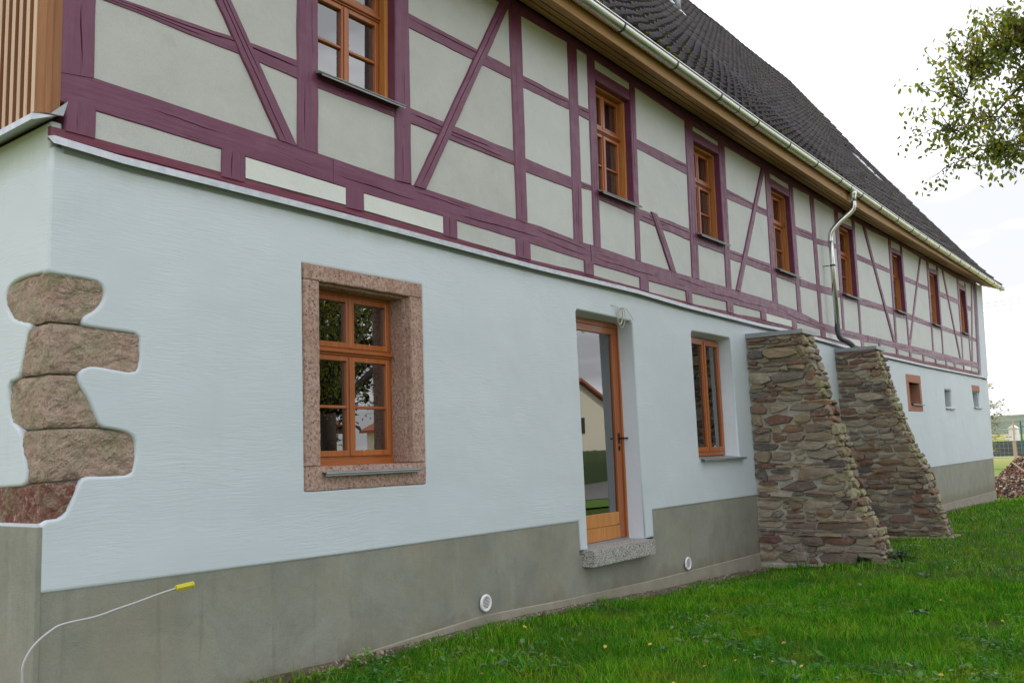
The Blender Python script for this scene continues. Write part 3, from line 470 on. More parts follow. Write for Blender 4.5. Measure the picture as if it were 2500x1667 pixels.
# ---- timber frame
def resample(L_, n):
    d = [0]
    for a, b in zip(L_[:-1], L_[1:]): d.append(d[-1]+math.hypot(b[0]-a[0], b[1]-a[1]))
    return [(float(np.interp(t*d[-1], d, [q[0] for q in L_])), float(np.interp(t*d[-1], d, [q[1] for q in L_]))) for t in [i/n for i in range(n+1)]]
tcount = 0
def timber(name, A, B, y, depth=.12, cracks=1., wob=.006, material=None):
    global tcount; tcount += 1; sd_ = tcount*5.3
    ln = math.hypot(A[-1][0]-A[0][0], A[-1][1]-A[0][1]); near = A[0][0] < 13
    step = .07 if near else .3
    n = max(3, int(ln/step)); a = resample(A, n); b = resample(B, n)
    wd = math.hypot(a[n//2][0]-b[n//2][0], a[n//2][1]-b[n//2][1]); V = []; UV = []; F = []
    r1, r2 = rnd.random(), rnd.random(); s1, s2 = rnd.uniform(.3, .45), rnd.uniform(.55, .75)
    dd = min(.006, wd*.05)/wd
    for i in range(n+1):
        s = ln*i/n; t = i/n
        fall = min(1, t*8, (1-t)*8)
        e0 = wob*(nz(s*2.1, sd_)+.6*nz(s*7, sd_+3)); e1 = wob*(nz(s*2.1, sd_+9)+.6*nz(s*7, sd_+13))
        c1 = s1+.10*nz(s*1.7, sd_+21)+.015*nz(s*11, sd_); c2 = s2+.12*nz(s*1.5, sd_+31)+.015*nz(s*11, sd_+5)
        a1 = max(0, min(1, (nz(s*.9, sd_+41)+.12)*4))*cracks*fall; a2 = max(0, min(1, (nz(s*.9, sd_+51)-.12)*4))*cracks*fall
        us = [0, .0, .05, c1-dd, c1, c1+dd*.8, c2-dd, c2, c2+dd*.8, .95, 1., 1.]
        ys = [y+depth, y+.012, y+.001, y, y+.022*a1, y, y, y+.018*a2, y, y+.001, y+.012, y+depth]
        for j, (u, yy) in enumerate(zip(us, ys)):
            x = a[i][0]+(b[i][0]-a[i][0])*u; z = a[i][1]+(b[i][1]-a[i][1])*u
            k = (e0 if j < 3 else e1 if j > 8 else (e0*(1-u)+e1*u))/wd
            x += (b[i][0]-a[i][0])*k; z += (b[i][1]-a[i][1])*k
            V.append((x, yy+(.003*nz(s*3, u*3, sd_) if 1 < j < 10 else 0), z)); UV.append((s+sd_, u*wd))
    m = 12
    flip = ((b[0][0]-a[0][0])*(a[-1][1]-a[0][1])-(b[0][1]-a[0][1])*(a[-1][0]-a[0][0])) < 0
    for i in range(n):
        for j in range(m-1):
            q = (i*m+j, i*m+j+1, (i+1)*m+j+1, (i+1)*m+j); F.append(q[::-1] if flip else q)
    for base in (0, n*m): F.append(tuple(base+j for j in range(m)))
    return mk(name, V, F, material or m_tim, house, False, UV)
def ext2(pts, e):
    (x0, z0), (x1, z1) = pts[0], pts[-1]; l = math.hypot(x1-x0, z1-z0); dx, dz = (x1-x0)/l*e, (z1-z0)/l*e
    return [(x0-dx, z0-dz)]+[tuple(q) for q in pts[1:-1]]+[(x1+dx, z1+dz)]
names_t = dict(post='timber_post', brace='timber_brace', rail='timber_rail', head='timber_lintel')
ys_t = dict(post=.026, brace=.020, rail=.034, head=.036)
pi_ = 0
for kind, A, B in DATA['T']:
    if A[0][0] < .1 and kind == 'post': A = [[0.0, q[1]] for q in A]
    near = A[0][0] < 12
    timber(names_t[kind], ext2(A, .012), ext2(B, .012), ys_t[kind]+rnd.uniform(-.003, .003), .12 if kind in ('post', 'head') else .10, 1. if kind != 'head' else .4, .008 if kind in ('rail', 'brace') else .005)
# sill beam and bottom plate in several lengths with butt joints, top plate
def beam(name, top, bot, cuts, y, material, depth=.14, cr=.5):
    for a, b in zip(cuts[:-1], cuts[1:]):
        if a == .02: a = 0.0
        xs_ = [a+.002]+sorted({q[0] for q in top+bot if a+.03 < q[0] < b-.03})+[b-.002]
        timber(name, [(x, interp(bot, x)) for x in xs_], [(x, interp(top, x)) for x in xs_], y+rnd.uniform(-.003, .003), depth, cr, .003, material)
beam('sill_beam', DATA['su'], DATA['sl'], [.02, 2.31, 6.30, 8.35, 12.06, 17.5, 24.0, 29.95], .028, m_tim)
beam('bottom_plate', DATA['pu'], DATA['pl'], [.02, 3.9, 8.1, 12.9, 19, 25, 29.95], .030, m_tim_red)
beam('top_plate', [(x, interp(SOF, x)+.02) for x in np.linspace(0, 30.8, 24)], [tuple(q) for q in DATA['plate']]+[(30.8, 6.75)], [.02, 4.9, 9.8, 15.2, 20.5, 25.6, 30.75], .030, m_tim)
# joist ends between plate and sill beam
sb = DATA['stubs']+[[29.84, 30.02]]
for i, (a, b) in enumerate(sb):
    zt, zb = interp(DATA['sl'], (a+b)/2)+.015, interp(DATA['pu'], (a+b)/2)-.015
    if i == 0: a, b, zt, zb = .085, .285, 3.94, 3.728
    if i == 1: zb -= .02
    timber('joist_end', [(a, zb), (a, zt)], [(b, zb), (b, zt)], .018, .12, .8, .006, m_tim)
# strip panels between the joist ends
for i in range(len(sb)-1):
    x0, x1 = (sb[i][1] if i else .285)-.01, sb[i+1][0]+.01
    pts = [(x0, interp(DATA['pu'], x0)-.02), (x1, interp(DATA['pu'], x1)-.02), (x1, interp(DATA['sl'], x1)+.02), (x0, interp(DATA['sl'], x0)+.02)]
    w_ = i in (1, 2, 9, 11, 20)
    yf = .022 if w_ else .038
    if w_:
        pts = [(x0+.012, pts[0][1]+.022), (x1-.012, pts[1][1]+.022), (x1-.012, pts[2][1]-.022), (x0+.012, pts[3][1]-.022)]
    mb = MB().hexa([(x, yf, z) for x, z in pts]+[(x, .12, z) for x, z in pts])
    o = mb.build('strip_panel', m_panel_w if w_ else m_infill, house)
    if w_: o['label'] = 'freshly whitened strip panel'
for q in DATA['pan']:
    pts = [(v[0], v[1]) for v in q]
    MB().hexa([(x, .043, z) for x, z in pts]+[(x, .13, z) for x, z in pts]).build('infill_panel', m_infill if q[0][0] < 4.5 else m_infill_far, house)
# wall sheet between plate and render, behind the flashing
MB().box(.05, 30.6, .06, .30, 3.4, 3.75).build('ledge_core', m_smooth, house)

# ---- windows
def sill_sheet(x0, x1, yb, yf, zb, zf, parent, th=.006, ends=True, name='window_sill', sh=None):
    b = MB(); b.hexa([(x0, yf, zf-th), (x1, yf, zf-th), (x1, yf, zf), (x0, yf, zf), (x0, yb, zb-th), (x1, yb, zb-th), (x1, yb, zb), (x0, yb, zb)])
    b.tube([(x0, yf, zf-.008), (x1, yf, zf-.008)], .005, 6)
    b.box(x0, x1, yf+.004, yf+.010, zf-.028, zf-.002)
    if ends:
        for x in (x0, x1): b.add([(x-.003, yf, zf-.012), (x-.003, yb, zb-.004), (x-.003, yb, zb+.03), (x-.003, yf+.02, zf+.012), (x+.003, yf, zf-.012), (x+.003, yb, zb-.004), (x+.003, yb, zb+.03), (x+.003, yf+.02, zf+.012)], [(0, 1, 2, 3), (7, 6, 5, 4), (0, 4, 5, 1), (1, 5, 6, 2), (2, 6, 7, 3), (3, 7, 4, 0)])
    return b.build(name, m_zinc_dull, parent, False, sh)
def cross_window(x0, x1, z0, z1, yf, lining=True, ly=.125, tf=.62, sh=None, label=None, far=False, board=True):
    """two lights above a moulded transom, two casements with a bar below"""
    W_, H_ = x1-x0, z1-z0; zt = z0+H_*tf; xc = (x0+x1)/2
    fo = .05; b = MB()
    b.box(x0, x0+fo, yf, yf+.075, z0, z1, .004).box(x1-fo, x1, yf, yf+.075, z0, z1, .004).box(x0+fo, x1-fo, yf, yf+.075, z1-fo, z1, .004).box(x0+fo, x1-fo, yf, yf+.075, z0, z0+fo*.9, .004)
    fr = b.build('window_frame', m_frame_v, house, False, sh)
    if label: fr['label'] = label
    mk_ = lambda b_, n_, m_: b_.build(n_, m_, fr, False, sh)
    if lining:
        t = .028
        mk_(MB().box(x0-.002, x0+t*.4, ly, yf-.001, z0, z1+.005), 'lining_board', m_lining)
        mk_(MB().box(x1-t, x1+.02, ly, yf-.001, z0+.01, z1+.01, .003), 'lining_board', m_lining)
        mk_(MB().box(x0+t*.4, x1-t, ly, yf-.001, z1-t*.6, z1+.02, .003), 'lining_board', m_lining)
    # transom with moulding
    tb_ = MB(); tb_.box(x0+fo*.5, x1-fo*.5, yf-.012, yf+.07, zt-.045, zt+.03, .006).box(x0+fo*.3, x1-fo*.3, yf-.045, yf-.005, zt-.018, zt+.018, .008).box(x0+fo*.4, x1-fo*.4, yf-.028, yf-.005, zt-.034, zt-.020, .004)
    mk_(tb_, 'transom', m_frame_h)
    sw = .042
    def sash(a, c, zb, zt_, mull, bars):
        q = MB(); y0, y1 = yf-.016, yf+.05
        q.box(a, a+sw, y0, y1, zb, zt_, .004).box(c-sw, c, y0, y1, zb, zt_, .004).box(a+sw, c-sw, y0, y1, zt_-sw, zt_, .004).box(a+sw, c-sw, y0, y1, zb, zb+sw*1.15, .004)
        s = mk_(q, 'sash', m_frame_v if not far else m_frame_v)
        zs = [zb+sw]+[zb+(zt_-zb)*v for v in bars]+[zt_-sw]
        for v in bars:
            zz = zb+(zt_-zb)*v; mk_(MB().box(a+sw*.8, c-sw*.8, y0+.008, y0+.04, zz-.012, zz+.012, .004), 'glazing_bar', m_frame_h)
        for p_, q_ in zip(zs[:-1], zs[1:]): mk_(MB().box(a+sw*.8, c-sw*.8, yf+.018, yf+.024, p_, q_), 'pane', m_glass)
    sash(x0+fo*.75, xc-.004, z0+fo*.6, zt-.04, 0, [.49]); sash(xc+.004, x1-fo*.75, z0+fo*.6, zt-.04, 0, [.49])
    sash(x0+fo*.75, xc-.004, zt+.028, z1-fo*.7, 0, []); sash(xc+.004, x1-fo*.75, zt+.028, z1-fo*.7, 0, [])
    mk_(MB().box(xc-.022, xc+.022, yf-.030, yf-.014, z0+fo*.6, zt-.045, .006), 'cover_strip', m_frame_v)
    mk_(MB().box(xc-.018, xc+.018, yf-.024, yf-.012, zt+.03, z1-fo*.7, .005), 'cover_strip', m_frame_v)
    return fr
wlab = ['upper window over the stone framed window', 'second upper window from the left', 'third upper window from the left', 'fourth upper window, left of the drainpipe', 'upper window right of the drainpipe', 'sixth upper window from the left', 'seventh upper window from the left', 'last upper window by the far corner']
for i, w in enumerate(DATA['win']):
    x0, x0t, x1, x1t, zb0, zb1, zt0, zt1 = w
    zb = (zb0+zb1)/2; zt = (zt0+zt1)/2; k = ((x0t-x0)+(x1t-x1))/2/(zt-zb)
    sh = (lambda kk, zz: (lambda q: (q[0]+kk*(q[2]-zz), q[1], q[2])))(k, zb)
    fr = cross_window(x0+.004, x1-.004, zb-.01, zt-.004, .215, True, .125, .63, sh, wlab[i], far=i > 4)
    sill_sheet(x0-.03, x1+.05, .2, -.055, zb+.015, zb-.045, fr, sh=sh)
# ---- stone framed window
ss = empty('stone_surround', parent=house)
def stone(x0, x1, z0, z1, y0=-.006, y1=.26, nm='lintel', sub=.05, m=m_porph, amp=.004, ch=.006):
    bm = bmesh.new(); bmesh.ops.create_cube(bm, size=1)
    for q in bm.verts: q.co = Vector(((x0+x1)/2+q.co.x*(x1-x0), (y0+y1)/2+q.co.y*(y1-y0), (z0+z1)/2+q.co.z*(z1-z0)))
    bmesh.ops.bevel(bm, geom=bm.edges[:], offset=ch, segments=2, affect='EDGES')
    for ax in (0, 1, 2):
        lo, hi = min(q.co[ax] for q in bm.verts), max(q.co[ax] for q in bm.verts); n = int((hi-lo)/sub)
        for k in range(1, n):
            pn = Vector((0, 0, 0)); pn[ax] = 1; pc = Vector((0, 0, 0)); pc[ax] = lo+(hi-lo)*k/n
            bmesh.ops.bisect_plane(bm, geom=bm.verts[:]+bm.edges[:]+bm.faces[:], plane_co=pc, plane_no=pn)
    for q in bm.verts:
        c = q.co; d = Vector((nz(c.x*9, c.y*9, c.z*9), nz(c.x*9+7, c.y*9, c.z*9), nz(c.x*9, c.y*9+5, c.z*9)))
        q.co = c+d*amp
    me = bpy.data.meshes.new(nm); bm.to_mesh(me); bm.free(); me.materials.append(m); o = bpy.data.objects.new(nm, me); COL.objects.link(o); return o
for nm, a in (('lintel', (1.957, 3.318, 3.037, 3.163)), ('jamb', (1.958, 2.118, 1.575, 3.034)), ('jamb', (3.154, 3.316, 1.575, 3.034)), ('sill_stone', (1.962, 3.315, 1.385, 1.572))):
    stone(*a, nm=nm, y1=.30).parent = ss
# inner rebate of the reveal
for nm, a in (('rebate', (3.132, 3.158, 1.575, 3.034)), ('rebate', (2.112, 2.140, 1.575, 3.034)), ('rebate', (2.140, 3.132, 3.018, 3.04))):
    stone(*a, nm=nm, y0=.052, y1=.235).parent = ss
fr = cross_window(2.136, 3.134, 1.615, 3.02, .218, False, .1, .645, None, 'ground floor window in the stone surround')
MB().box(2.136, 3.134, .200, .27, 1.555, 1.622, .004).build('bottom_board', m_frame_h, fr)
sill_sheet(2.125, 3.20, .215, -.065, 1.562, 1.522, fr, ends=False)

# ---- reveals of door and right window
def reveal(name, outer_, inner_, y0, y1, material):
    n = len(outer_); V = []; F = []; K = 4
    for k in range(K+1):
        t = k/K; ts = t
        for (a, b) in zip(outer_, inner_): V.append((a[0]+(b[0]-a[0])*ts, y0+(y1-y0)*t, a[1]+(b[1]-a[1])*ts))
    for k in range(K):
        for i in range(n-1): F.append((k*n+i, k*n+i+1, (k+1)*n+i+1, (k+1)*n+i))
    return mk(name, V, F, material, house, True)
din = [(5.96, .55), (5.95, 2.0), (5.945, 3.17), (5.96, 3.185), (6.5, 3.19), (7.08, 3.19), (7.13, 3.165), (7.15, 2.4), (7.15, 1.4), (7.145, .55)]
reveal('door_reveal', doorO, din, .024, .206, m_smooth)
win_in = [(8.88, 1.47), (8.87, 3.15), (8.885, 3.185), (9.4, 3.195), (10.03, 3.20), (10.055, 3.18), (10.04, 2.3), (10.01, 1.47)]
reveal('window_reveal', win2, win_in, .024, .20, m_smooth)

# ---- door
dshear = lambda q: (q[0]+.022*(q[2]-.56)/2.6, q[1], q[2])
door = empty('glazed_door', parent=house)
b = MB().box(5.94, 6.0, .215, .30, .56, 3.20, .004).box(7.11, 7.155, .205, .30, .56, 3.20, .004).box(6.0, 7.11, .215, .30, 3.13, 3.20, .004)
b.build('door_frame', m_frame_v, door, False, dshear)
b = MB().box(6.0, 6.11, .225, .285, .575, 3.13, .004).box(6.985, 7.105, .225, .285, .575, 3.13, .004)
b.build('stile', m_frame_v, door, False, dshear)
MB().box(6.11, 6.985, .227, .283, 3.045, 3.13, .004).build('top_rail', m_frame_h, door, False, dshear)
MB().box(6.11, 6.985, .227, .283, .575, .73, .004).build('bottom_rail', m_lining, door, False, dshear)
MB().box(6.11, 6.985, .230, .283, .734, .885, .004).build('bottom_rail', m_lining, door, False, dshear)
MB().box(6.09, 7.0, .252, .260, .87, 3.06).build('pane', m_glass, door, False, dshear)
MB().box(5.95, 7.15, .20, .31, .545, .572).build('threshold', m_zinc_dull, door)
hd = MB(); hd.box(7.035, 7.075, .215, .227, 1.70, 1.83, .004); hd.tube([(7.055, .225, 1.765), (7.055, .165, 1.765), (7.07, .160, 1.765), (7.17, .160, 1.765)], .011, 8)
hd.build('door_handle', m_iron, door)
hd = MB(); hd.add([(7.055+.022*math.cos(a), .220, 1.645+.035*math.sin(a)) for a in [k*math.pi/4 for k in range(8)]]+[(7.055+.022*math.cos(a), .228, 1.645+.035*math.sin(a)) for a in [k*math.pi/4 for k in range(8)]], [tuple(range(8))]+[(k, k+8, (k+1) % 8+8, (k+1) % 8) for k in range(8)]); hd.tube([(7.055, .222, 1.65), (7.055, .210, 1.65)], .01, 6)
hd.build('keyhole_plate', m_iron, door)
# granite step
st_ = stone(5.80, 7.20, .372, .548, -.125, .21, 'door_step', .06, m_granite, .005, .008); st_.parent = house

# ---- two light window on the right
fr_ = MB(); X0, X1, Z0, Z1, YF = 8.93, 10.03, 1.50, 3.185, .165
fr_.box(X0, X0+.05, YF, YF+.07, Z0, Z1, .004).box(X1-.05, X1, YF, YF+.07, Z0, Z1, .004).box(X0+.05, X1-.05, YF, YF+.07, Z1-.05, Z1, .004).box(X0+.05, X1-.05, YF, YF+.07, Z0, Z0+.07, .004)
wf = fr_.build('window_frame', m_frame_v, house); wf['label'] = 'tall two light window left of the buttress'
xc = (X0+X1)/2
for a, c in ((X0+.035, xc-.003), (xc+.003, X1-.035)):
    q = MB().box(a, a+.06, YF-.015, YF+.045, Z0+.06, Z1-.035, .004).box(c-.06, c, YF-.015, YF+.045, Z0+.06, Z1-.035, .004).box(a+.06, c-.06, YF-.015, YF+.045, Z1-.09, Z1-.035, .004).box(a+.06, c-.06, YF-.015, YF+.045, Z0+.06, Z0+.125, .004)
    q.build('sash', m_frame_v, wf); MB().box(a+.05, c-.05, YF+.018, YF+.026, Z0+.11, Z1-.08).build('pane', m_glass, wf)
MB().box(xc-.02, xc+.02, YF-.03, YF-.013, Z0+.06, Z1-.035, .006).build('cover_strip', m_frame_v, wf)
MB().box(xc+.16, xc+.18, YF-.018, YF-.014, Z0+.12, Z0+.14).build('sticker', m_plastic_w, wf)
sill_sheet(8.83, 10.26, YF, -.075, 1.492, 1.458, wf, ends=False)
# a pale curtain behind the right light
V = []; F = []; n = 60
for i in range(n+1):
    x = 9.55+.42*i/n; y = .33+.018*math.sin(i*1.05)
    V += [(x, y, 1.55), (x, y, 3.12)]
for i in range(n): F.append((2*i, 2*i+2, 2*i+3, 2*i+1))
m_curt, g = M('curtain_cloth', (.55, .55, .52), .9)
mk('curtain', V, F, m_curt, wf, True)

# ---- three small openings at the far end
MB().box(20.30, 21.78, -.004, .06, 3.03, 3.215, .006).build('small_lintel', m_redstone, house)
MB().box(20.30, 20.56, -.004, .28, 2.33, 3.028, .006).build('small_jamb', m_redstone, house)
MB().box(21.60, 21.76, -.004, .28, 2.33, 3.028, .006).build('small_jamb', m_redstone, house)
MB().box(20.57, 21.60, -.003, .28, 2.325, 2.50, .006).build('small_sill', m_redstone, house)
MB().box(20.56, 21.59, .26, .29, 2.5, 3.03).build('small_window_back', m_dark, house)
for x0, x1, z0, z1 in ((24.40, 25.24, 2.50, 3.0), (28.38, 29.38, 2.60, 3.08)):
    b = MB(); b.box(x0-.02, x0+.03, .03, .29, z0-.05, z1+.03).box(x1-.03, x1+.03, .03, .29, z0-.05, z1+.03).box(x0, x1, .03, .29, z1-.01, z1+.06); b.build('small_reveal', m_smooth, house)
    MB().box(x0+.02, x1-.02, .27, .295, z0-.05, z1).build('small_window_back', m_dark, house)
    sill_sheet(x0-.02, x1+.18, .27, -.05, z0+.01, z0-.03, house, ends=False)
sill_sheet(20.6, 21.75, .27, -.06, 2.54, 2.50, house, ends=False)
MB().box(28.30, 29.56, -.004, .05, 3.09, 3.275, .006).build('small_lintel', m_redstone, house)

# ---- flashing between the storeys
b = MB(); xs_ = list(np.linspace(-.015, 31.25, 70))
for a, c in zip(xs_[:-1], xs_[1:]):
    za, zc = fl_z(a), fl_z(c)
    b.hexa([(a, -.055, za-.052), (c, -.055, zc-.052), (c, -.055, zc-.004), (a, -.055, za-.004), (a, -.051, za-.052), (c, -.051, zc-.052), (c, .04, zc+.016), (a, .04, za+.016)])
b.build('drip_flashing', m_flash, house)
b = MB(); b.hexa([(-.13, .0, 3.735), (-.126, .0, 3.735), (.02, .0, 3.80), (-.13, .0, 3.775), (-.13, 9.95, 3.735), (-.126, 9.95, 3.735), (.02, 9.95, 3.80), (-.13, 9.95, 3.775)]); b.build('gable_flashing', m_flash, house)
b = MB(); b.add([(-.10, .012, 3.80), (.05, -.028, 3.80), (.075, -.032, 3.90), (-.02, .015, 3.80), (-.10, .016, 3.797), (.05, -.024, 3.797), (.075, -.028, 3.897), (-.02, .019, 3.797)], [(0, 1, 2, 3), (7, 6, 5, 4), (0, 4, 5, 1), (1, 5, 6, 2), (2, 6, 7, 3), (3, 7, 4, 0)]); b.build('flashing_upstand', m_zinc_dull, house)
# ---- gable cladding
MB().box(-.012, .05, .02, 9.9, 3.82, 6.7).build('cladding_backing', m_clad2, house)
y = .004; k = 0
while y < 9.8:
    top = 6.5+max(0, min(7.4, (min(y, 10-y))*1.40))
    b_ = MB().box(-.050, -.012, y, y+.115, 3.80, top, .002); b_.build('cladding_board', m_clad2, house)
    b2 = MB().box(-.112, -.050, y+.004, y+.050, 3.785+rnd.uniform(-.008, .008), top); bo = b2.build('cladding_batten', m_clad, house); bo.data.materials.append(m_clad2); [setattr(bo.data.polygons[q], 'material_index', 1) for q in (2, 3)]
    y += .098; k += 1

# ---- soffit, fascia
for j, (y0, y1) in enumerate(((-.012, -.145), (-.170, -.290), (-.315, -.44))):
    cuts = [-.45]+[3.2+j*1.5+4.4*i for i in range(7) if 3.2+j*1.5+4.4*i < 31]+[31.75]
    for a, c in zip(cuts[:-1], cuts[1:]):
        b = MB(); xx = np.linspace(a+.002, c-.002, 5)
        for p_, q_ in zip(xx[:-1], xx[1:]):
            zp, zq = interp(SOF, p_)-.058*j, interp(SOF, q_)-.058*j
            b.hexa([(p_, y1, zp-.05), (q_, y1, zq-.05), (q_, y0, zq), (p_, y0, zp), (p_, y1, zp-.025), (q_, y1, zq-.025), (q_, y0, zq+.025), (p_, y0, zp+.025)])
        b.build('soffit_board', m_soffit, house)
b = MB()
xx = np.linspace(-.45, 31.8, 30)
for p_, q_ in zip(xx[:-1], xx[1:]):
    zp, zq = interp(GUT, p_), interp(GUT, q_); sp, sq = interp(SOF, p_)-.17, interp(SOF, q_)-.17
    b.hexa([(p_, -.462, sp-.0), (q_, -.462, sq-.0), (q_, -.462, zq+.06), (p_, -.462, zp+.06), (p_, -.44, sp), (q_, -.44, sq), (q_, -.44, zq+.06), (p_, -.44, zp+.06)])
b.build('fascia_board', m_soffit, house)
MB().box(-.4, 30.5, .09, .3, 6.4, 6.62).build('wall_head', m_dark, house)

# ---- gutter
GR = .078; GY = -.548
gut = empty('rain_gutter', parent=house)
def arc_strip(xs_, r0, r1, y, zoff, a0=-8, a1=188, n=14):
    V = []; F = []
    for x in xs_:
        z = interp(GUT, x)+zoff
        for rr in (r0, r1):
            for k in range(n+1):
                a = R_(a0+(a1-a0)*k/n)+math.pi; V.append((x, y+rr*math.cos(a), z+rr*math.sin(a)))
    m = 2*(n+1)
    for i in range(len(xs_)-1):
        for k in range(n):
            o_ = i*m+k; F.append((o_, o_+1, o_+m+1, o_+m)); p_ = o_+n+1; F.append((p_+1, p_, p_+m, p_+m+1))
        F.append((i*m, i*m+m, i*m+m+n+1, i*m+n+1)); F.append((i*m+n, i*m+n+n+1, i*m+m+n+n+1, i*m+m+n))
    for e in (0, (len(xs_)-1)*m):
        for k in range(n): F.append((e+k, e+k+1, e+n+2+k, e+n+1+k))
    return V, F
gx = np.linspace(-.5, 32.35, 40)
V, F = arc_strip(gx, GR, GR-.003, GY, 0); mk('channel', V, F, m_zinc, gut, True)
b = MB().tube([(x, GY-GR-.004, interp(GUT, x)+.012) for x in gx], .011, 8); b.build('bead', m_zinc, gut, True)
b = MB().box(32.34, 32.352, GY-GR, GY+GR, 6.67, 6.75); b.build('end_cap', m_zinc, gut)
for i in range(-5, 19):
    x = 7.59+1.345*i
    if -.4 < x < 32.2:
        V, F = arc_strip([x-.014, x+.014], GR+.006, GR+.001, GY, 0, -14, 185, 12); mk('gutter_bracket', V, F, m_bracket, gut)
        V, F = arc_strip([x+.61, x+.625], GR+.003, GR+.0005, GY, 0, -8, 188, 12)
        if i % 4 == 1: mk('gutter_joint', V, F, m_bracket, gut)
# ---- downpipe
dp = empty('downpipe', parent=house)
zt = interp(GUT, 15.2)
b = MB().tube([(15.2, GY, zt-.05), (15.2, GY, zt-.10), (15.2, GY, zt-.17), (15.2, GY, zt-.25)], [.085, .075, .058, .053], 16); b.build('outlet_funnel', m_zinc, dp, True)
pth = smooth_path([(15.2, GY, zt-.22), (15.2, GY, zt-.34), (15.18, GY+.06, zt-.45), (15.05, -.30, zt-.64), (14.97, -.17, zt-.80), (14.96, -.125, zt-.92), (14.96, -.12, zt-1.02)], 6)
b = MB().tube(pth, .05, 16); b.build('swan_neck', m_zinc, dp, True)
b = MB().tube([(14.96, -.12, zt-.98), (14.97, -.12, 5.2), (14.96, -.12, 3.86)], .048, 16); b.build('straight_pipe', m_zinc, dp, True)
b = MB().tube(smooth_path([(14.96, -.12, 3.90), (14.96, -.12, 3.74), (15.0, -.15, 3.62), (15.14, -.24, 3.55), (15.22, -.30, 3.47), (15.23, -.31, 3.38)], 6), .05, 16); b.build('shoe', m_bracket, dp, True)
for z in (5.05,): 
    b = MB(); b.tube([(14.968, -.12, z-.015), (14.968, -.12, z+.015)], .055, 16); b.tube([(14.93, -.06, z), (14.90, .04, z)], .009, 6); b.build('pipe_clamp', m_iron, dp)

# ---- round vents
def vent(x, z, r):
    v_ = empty('wall_vent', parent=house)
    b = MB(); n = 28; V = []; F = []
    prof = [(r, .0), (r, -.012), (r*.93, -.019), (r*.70, -.019), (r*.66, -.010), (r*.66, .0)]
    for (rr, yy) in prof:
        for k in range(n): a = 2*math.pi*k/n; V.append((x+rr*math.cos(a), yy, z+rr*math.sin(a)))
    for j in range(len(prof)-1):
        for k in range(n): F.append((j*n+k, j*n+(k+1) % n, (j+1)*n+(k+1) % n, (j+1)*n+k))
    mk('ring', V, F, m_plastic_w, v_, True)
    mk('opening', [(x+r*.67*math.cos(2*math.pi*k/n), -.002, z+r*.67*math.sin(2*math.pi*k/n)) for k in range(n)], [tuple(range(n))], m_dark, v_)
    for i in range(8):
        zz = z+r*.66*(-.86+.245*i); h = math.sqrt(max(0.0001, (r*.66)**2-(zz-z)**2))
        MB().box(x-h, x+h, -.014, -.003, zz-.003, zz+.0025).build('louvre', m_plastic_w, v_)
vent(4.088, .250, .080); vent(8.264, .1335, .083)

# ---- roof
def eave(x): return interp(GUT, x)+.075
def roof_pt(x, s, up=0.):     # s = 0 eave .. 1 ridge
    z0, z1 = eave(x), interp(RIDGE, x)
    y = -.52+s*5.52; sag = -.14*math.sin(math.pi*s)*(.7+.6*nz(x*.13, 5))+.05*nz(x*.5, s*3)+.012*nz(x*1.3, s*6, 4)
    nrm = Vector((0, -.81, .586)); return Vector((x, y, z0+(z1-z0)*s))+nrm*(sag+up)
roof = empty('roof', parent=house)
nx, ns = 90, 24; V = []; F = []
for i in range(nx+1):
    for j in range(ns+1): V.append(roof_pt(-.55+32.75*i/nx, j/ns, -.045))
for i in range(nx):
    for j in range(ns): a = i*(ns+1)+j; F.append((a, a+ns+1, a+ns+2, a+1))
nb = len(V)
for i in range(nx+1): q = V[i*(ns+1)+ns]; V.append((q[0], 10.5, 6.7)); 
for i in range(nx): F.append((i*(ns+1)+ns, (i+1)*(ns+1)+ns, nb+i+1, nb+i))
mk('roof_deck', V, F, m_tile, roof)
b = MB()
for j in range(8):
    a = roof_pt(32.14, j/8, -.09); c = roof_pt(32.14, (j+1)/8, -.09); b.hexa([(32.12, a.y, a.z-.06), (32.12, c.y, c.z-.06), (32.12, c.y, c.z+.1), (32.12, a.y, a.z+.1), (32.18, a.y, a.z-.06), (32.18, c.y, c.z-.06), (32.18, c.y, c.z+.1), (32.18, a.y, a.z+.1)])
b.build('verge_board', m_tile, roof)
TW, TL = .262, .37; NR = 26; NC = int(32.75/TW)
prof = [(-.5, .020), (-.40, .044), (-.28, .038), (-.12, .004), (.08, -.010), (.28, .004), (.42, .034), (.5, .042)]
def tile_geo():
    V = []; F = []; n = len(prof)
    for k, (yy, dz) in enumerate(((0, .058), (TL*1.16, -.008))):
        for (u, h_) in prof: V.append((u*TW*1.08, yy, h_+dz))
    for (u, h_) in prof: V.append((u*TW*1.08, .006, h_+.008))
    for i in range(n-1): F.append((i, i+1, n+i+1, n+i)); F.append((2*n+i, 2*n+i+1, i+1, i))
    F.append((0, n, 2*n)); F.append((n-1, 2*n+n-1, n+n-1))
    return V, F
TV, TF = tile_geo(); tme = bpy.data.meshes.new('roof_tile'); tme.from_pydata(TV, [], TF); tme.materials.append(m_tile)
tme.polygons.foreach_set('use_smooth', [len(f) == 4 and i % 2 == 0 for i, f in enumerate(TF)]); tme.update()
def in_view(p, m=0.02):
    d = p-Vector((CAMX, CAMY, CAMZ)); w = d.dot(f_)
    if w <= .1: return False, 1e9
    u, v = d.dot(r_)/w*FPX/2500, d.dot(u_)/w*FPX/2500
    return (abs(u) < .5+m and abs(v) < .3334+m), d.length
tiles = []
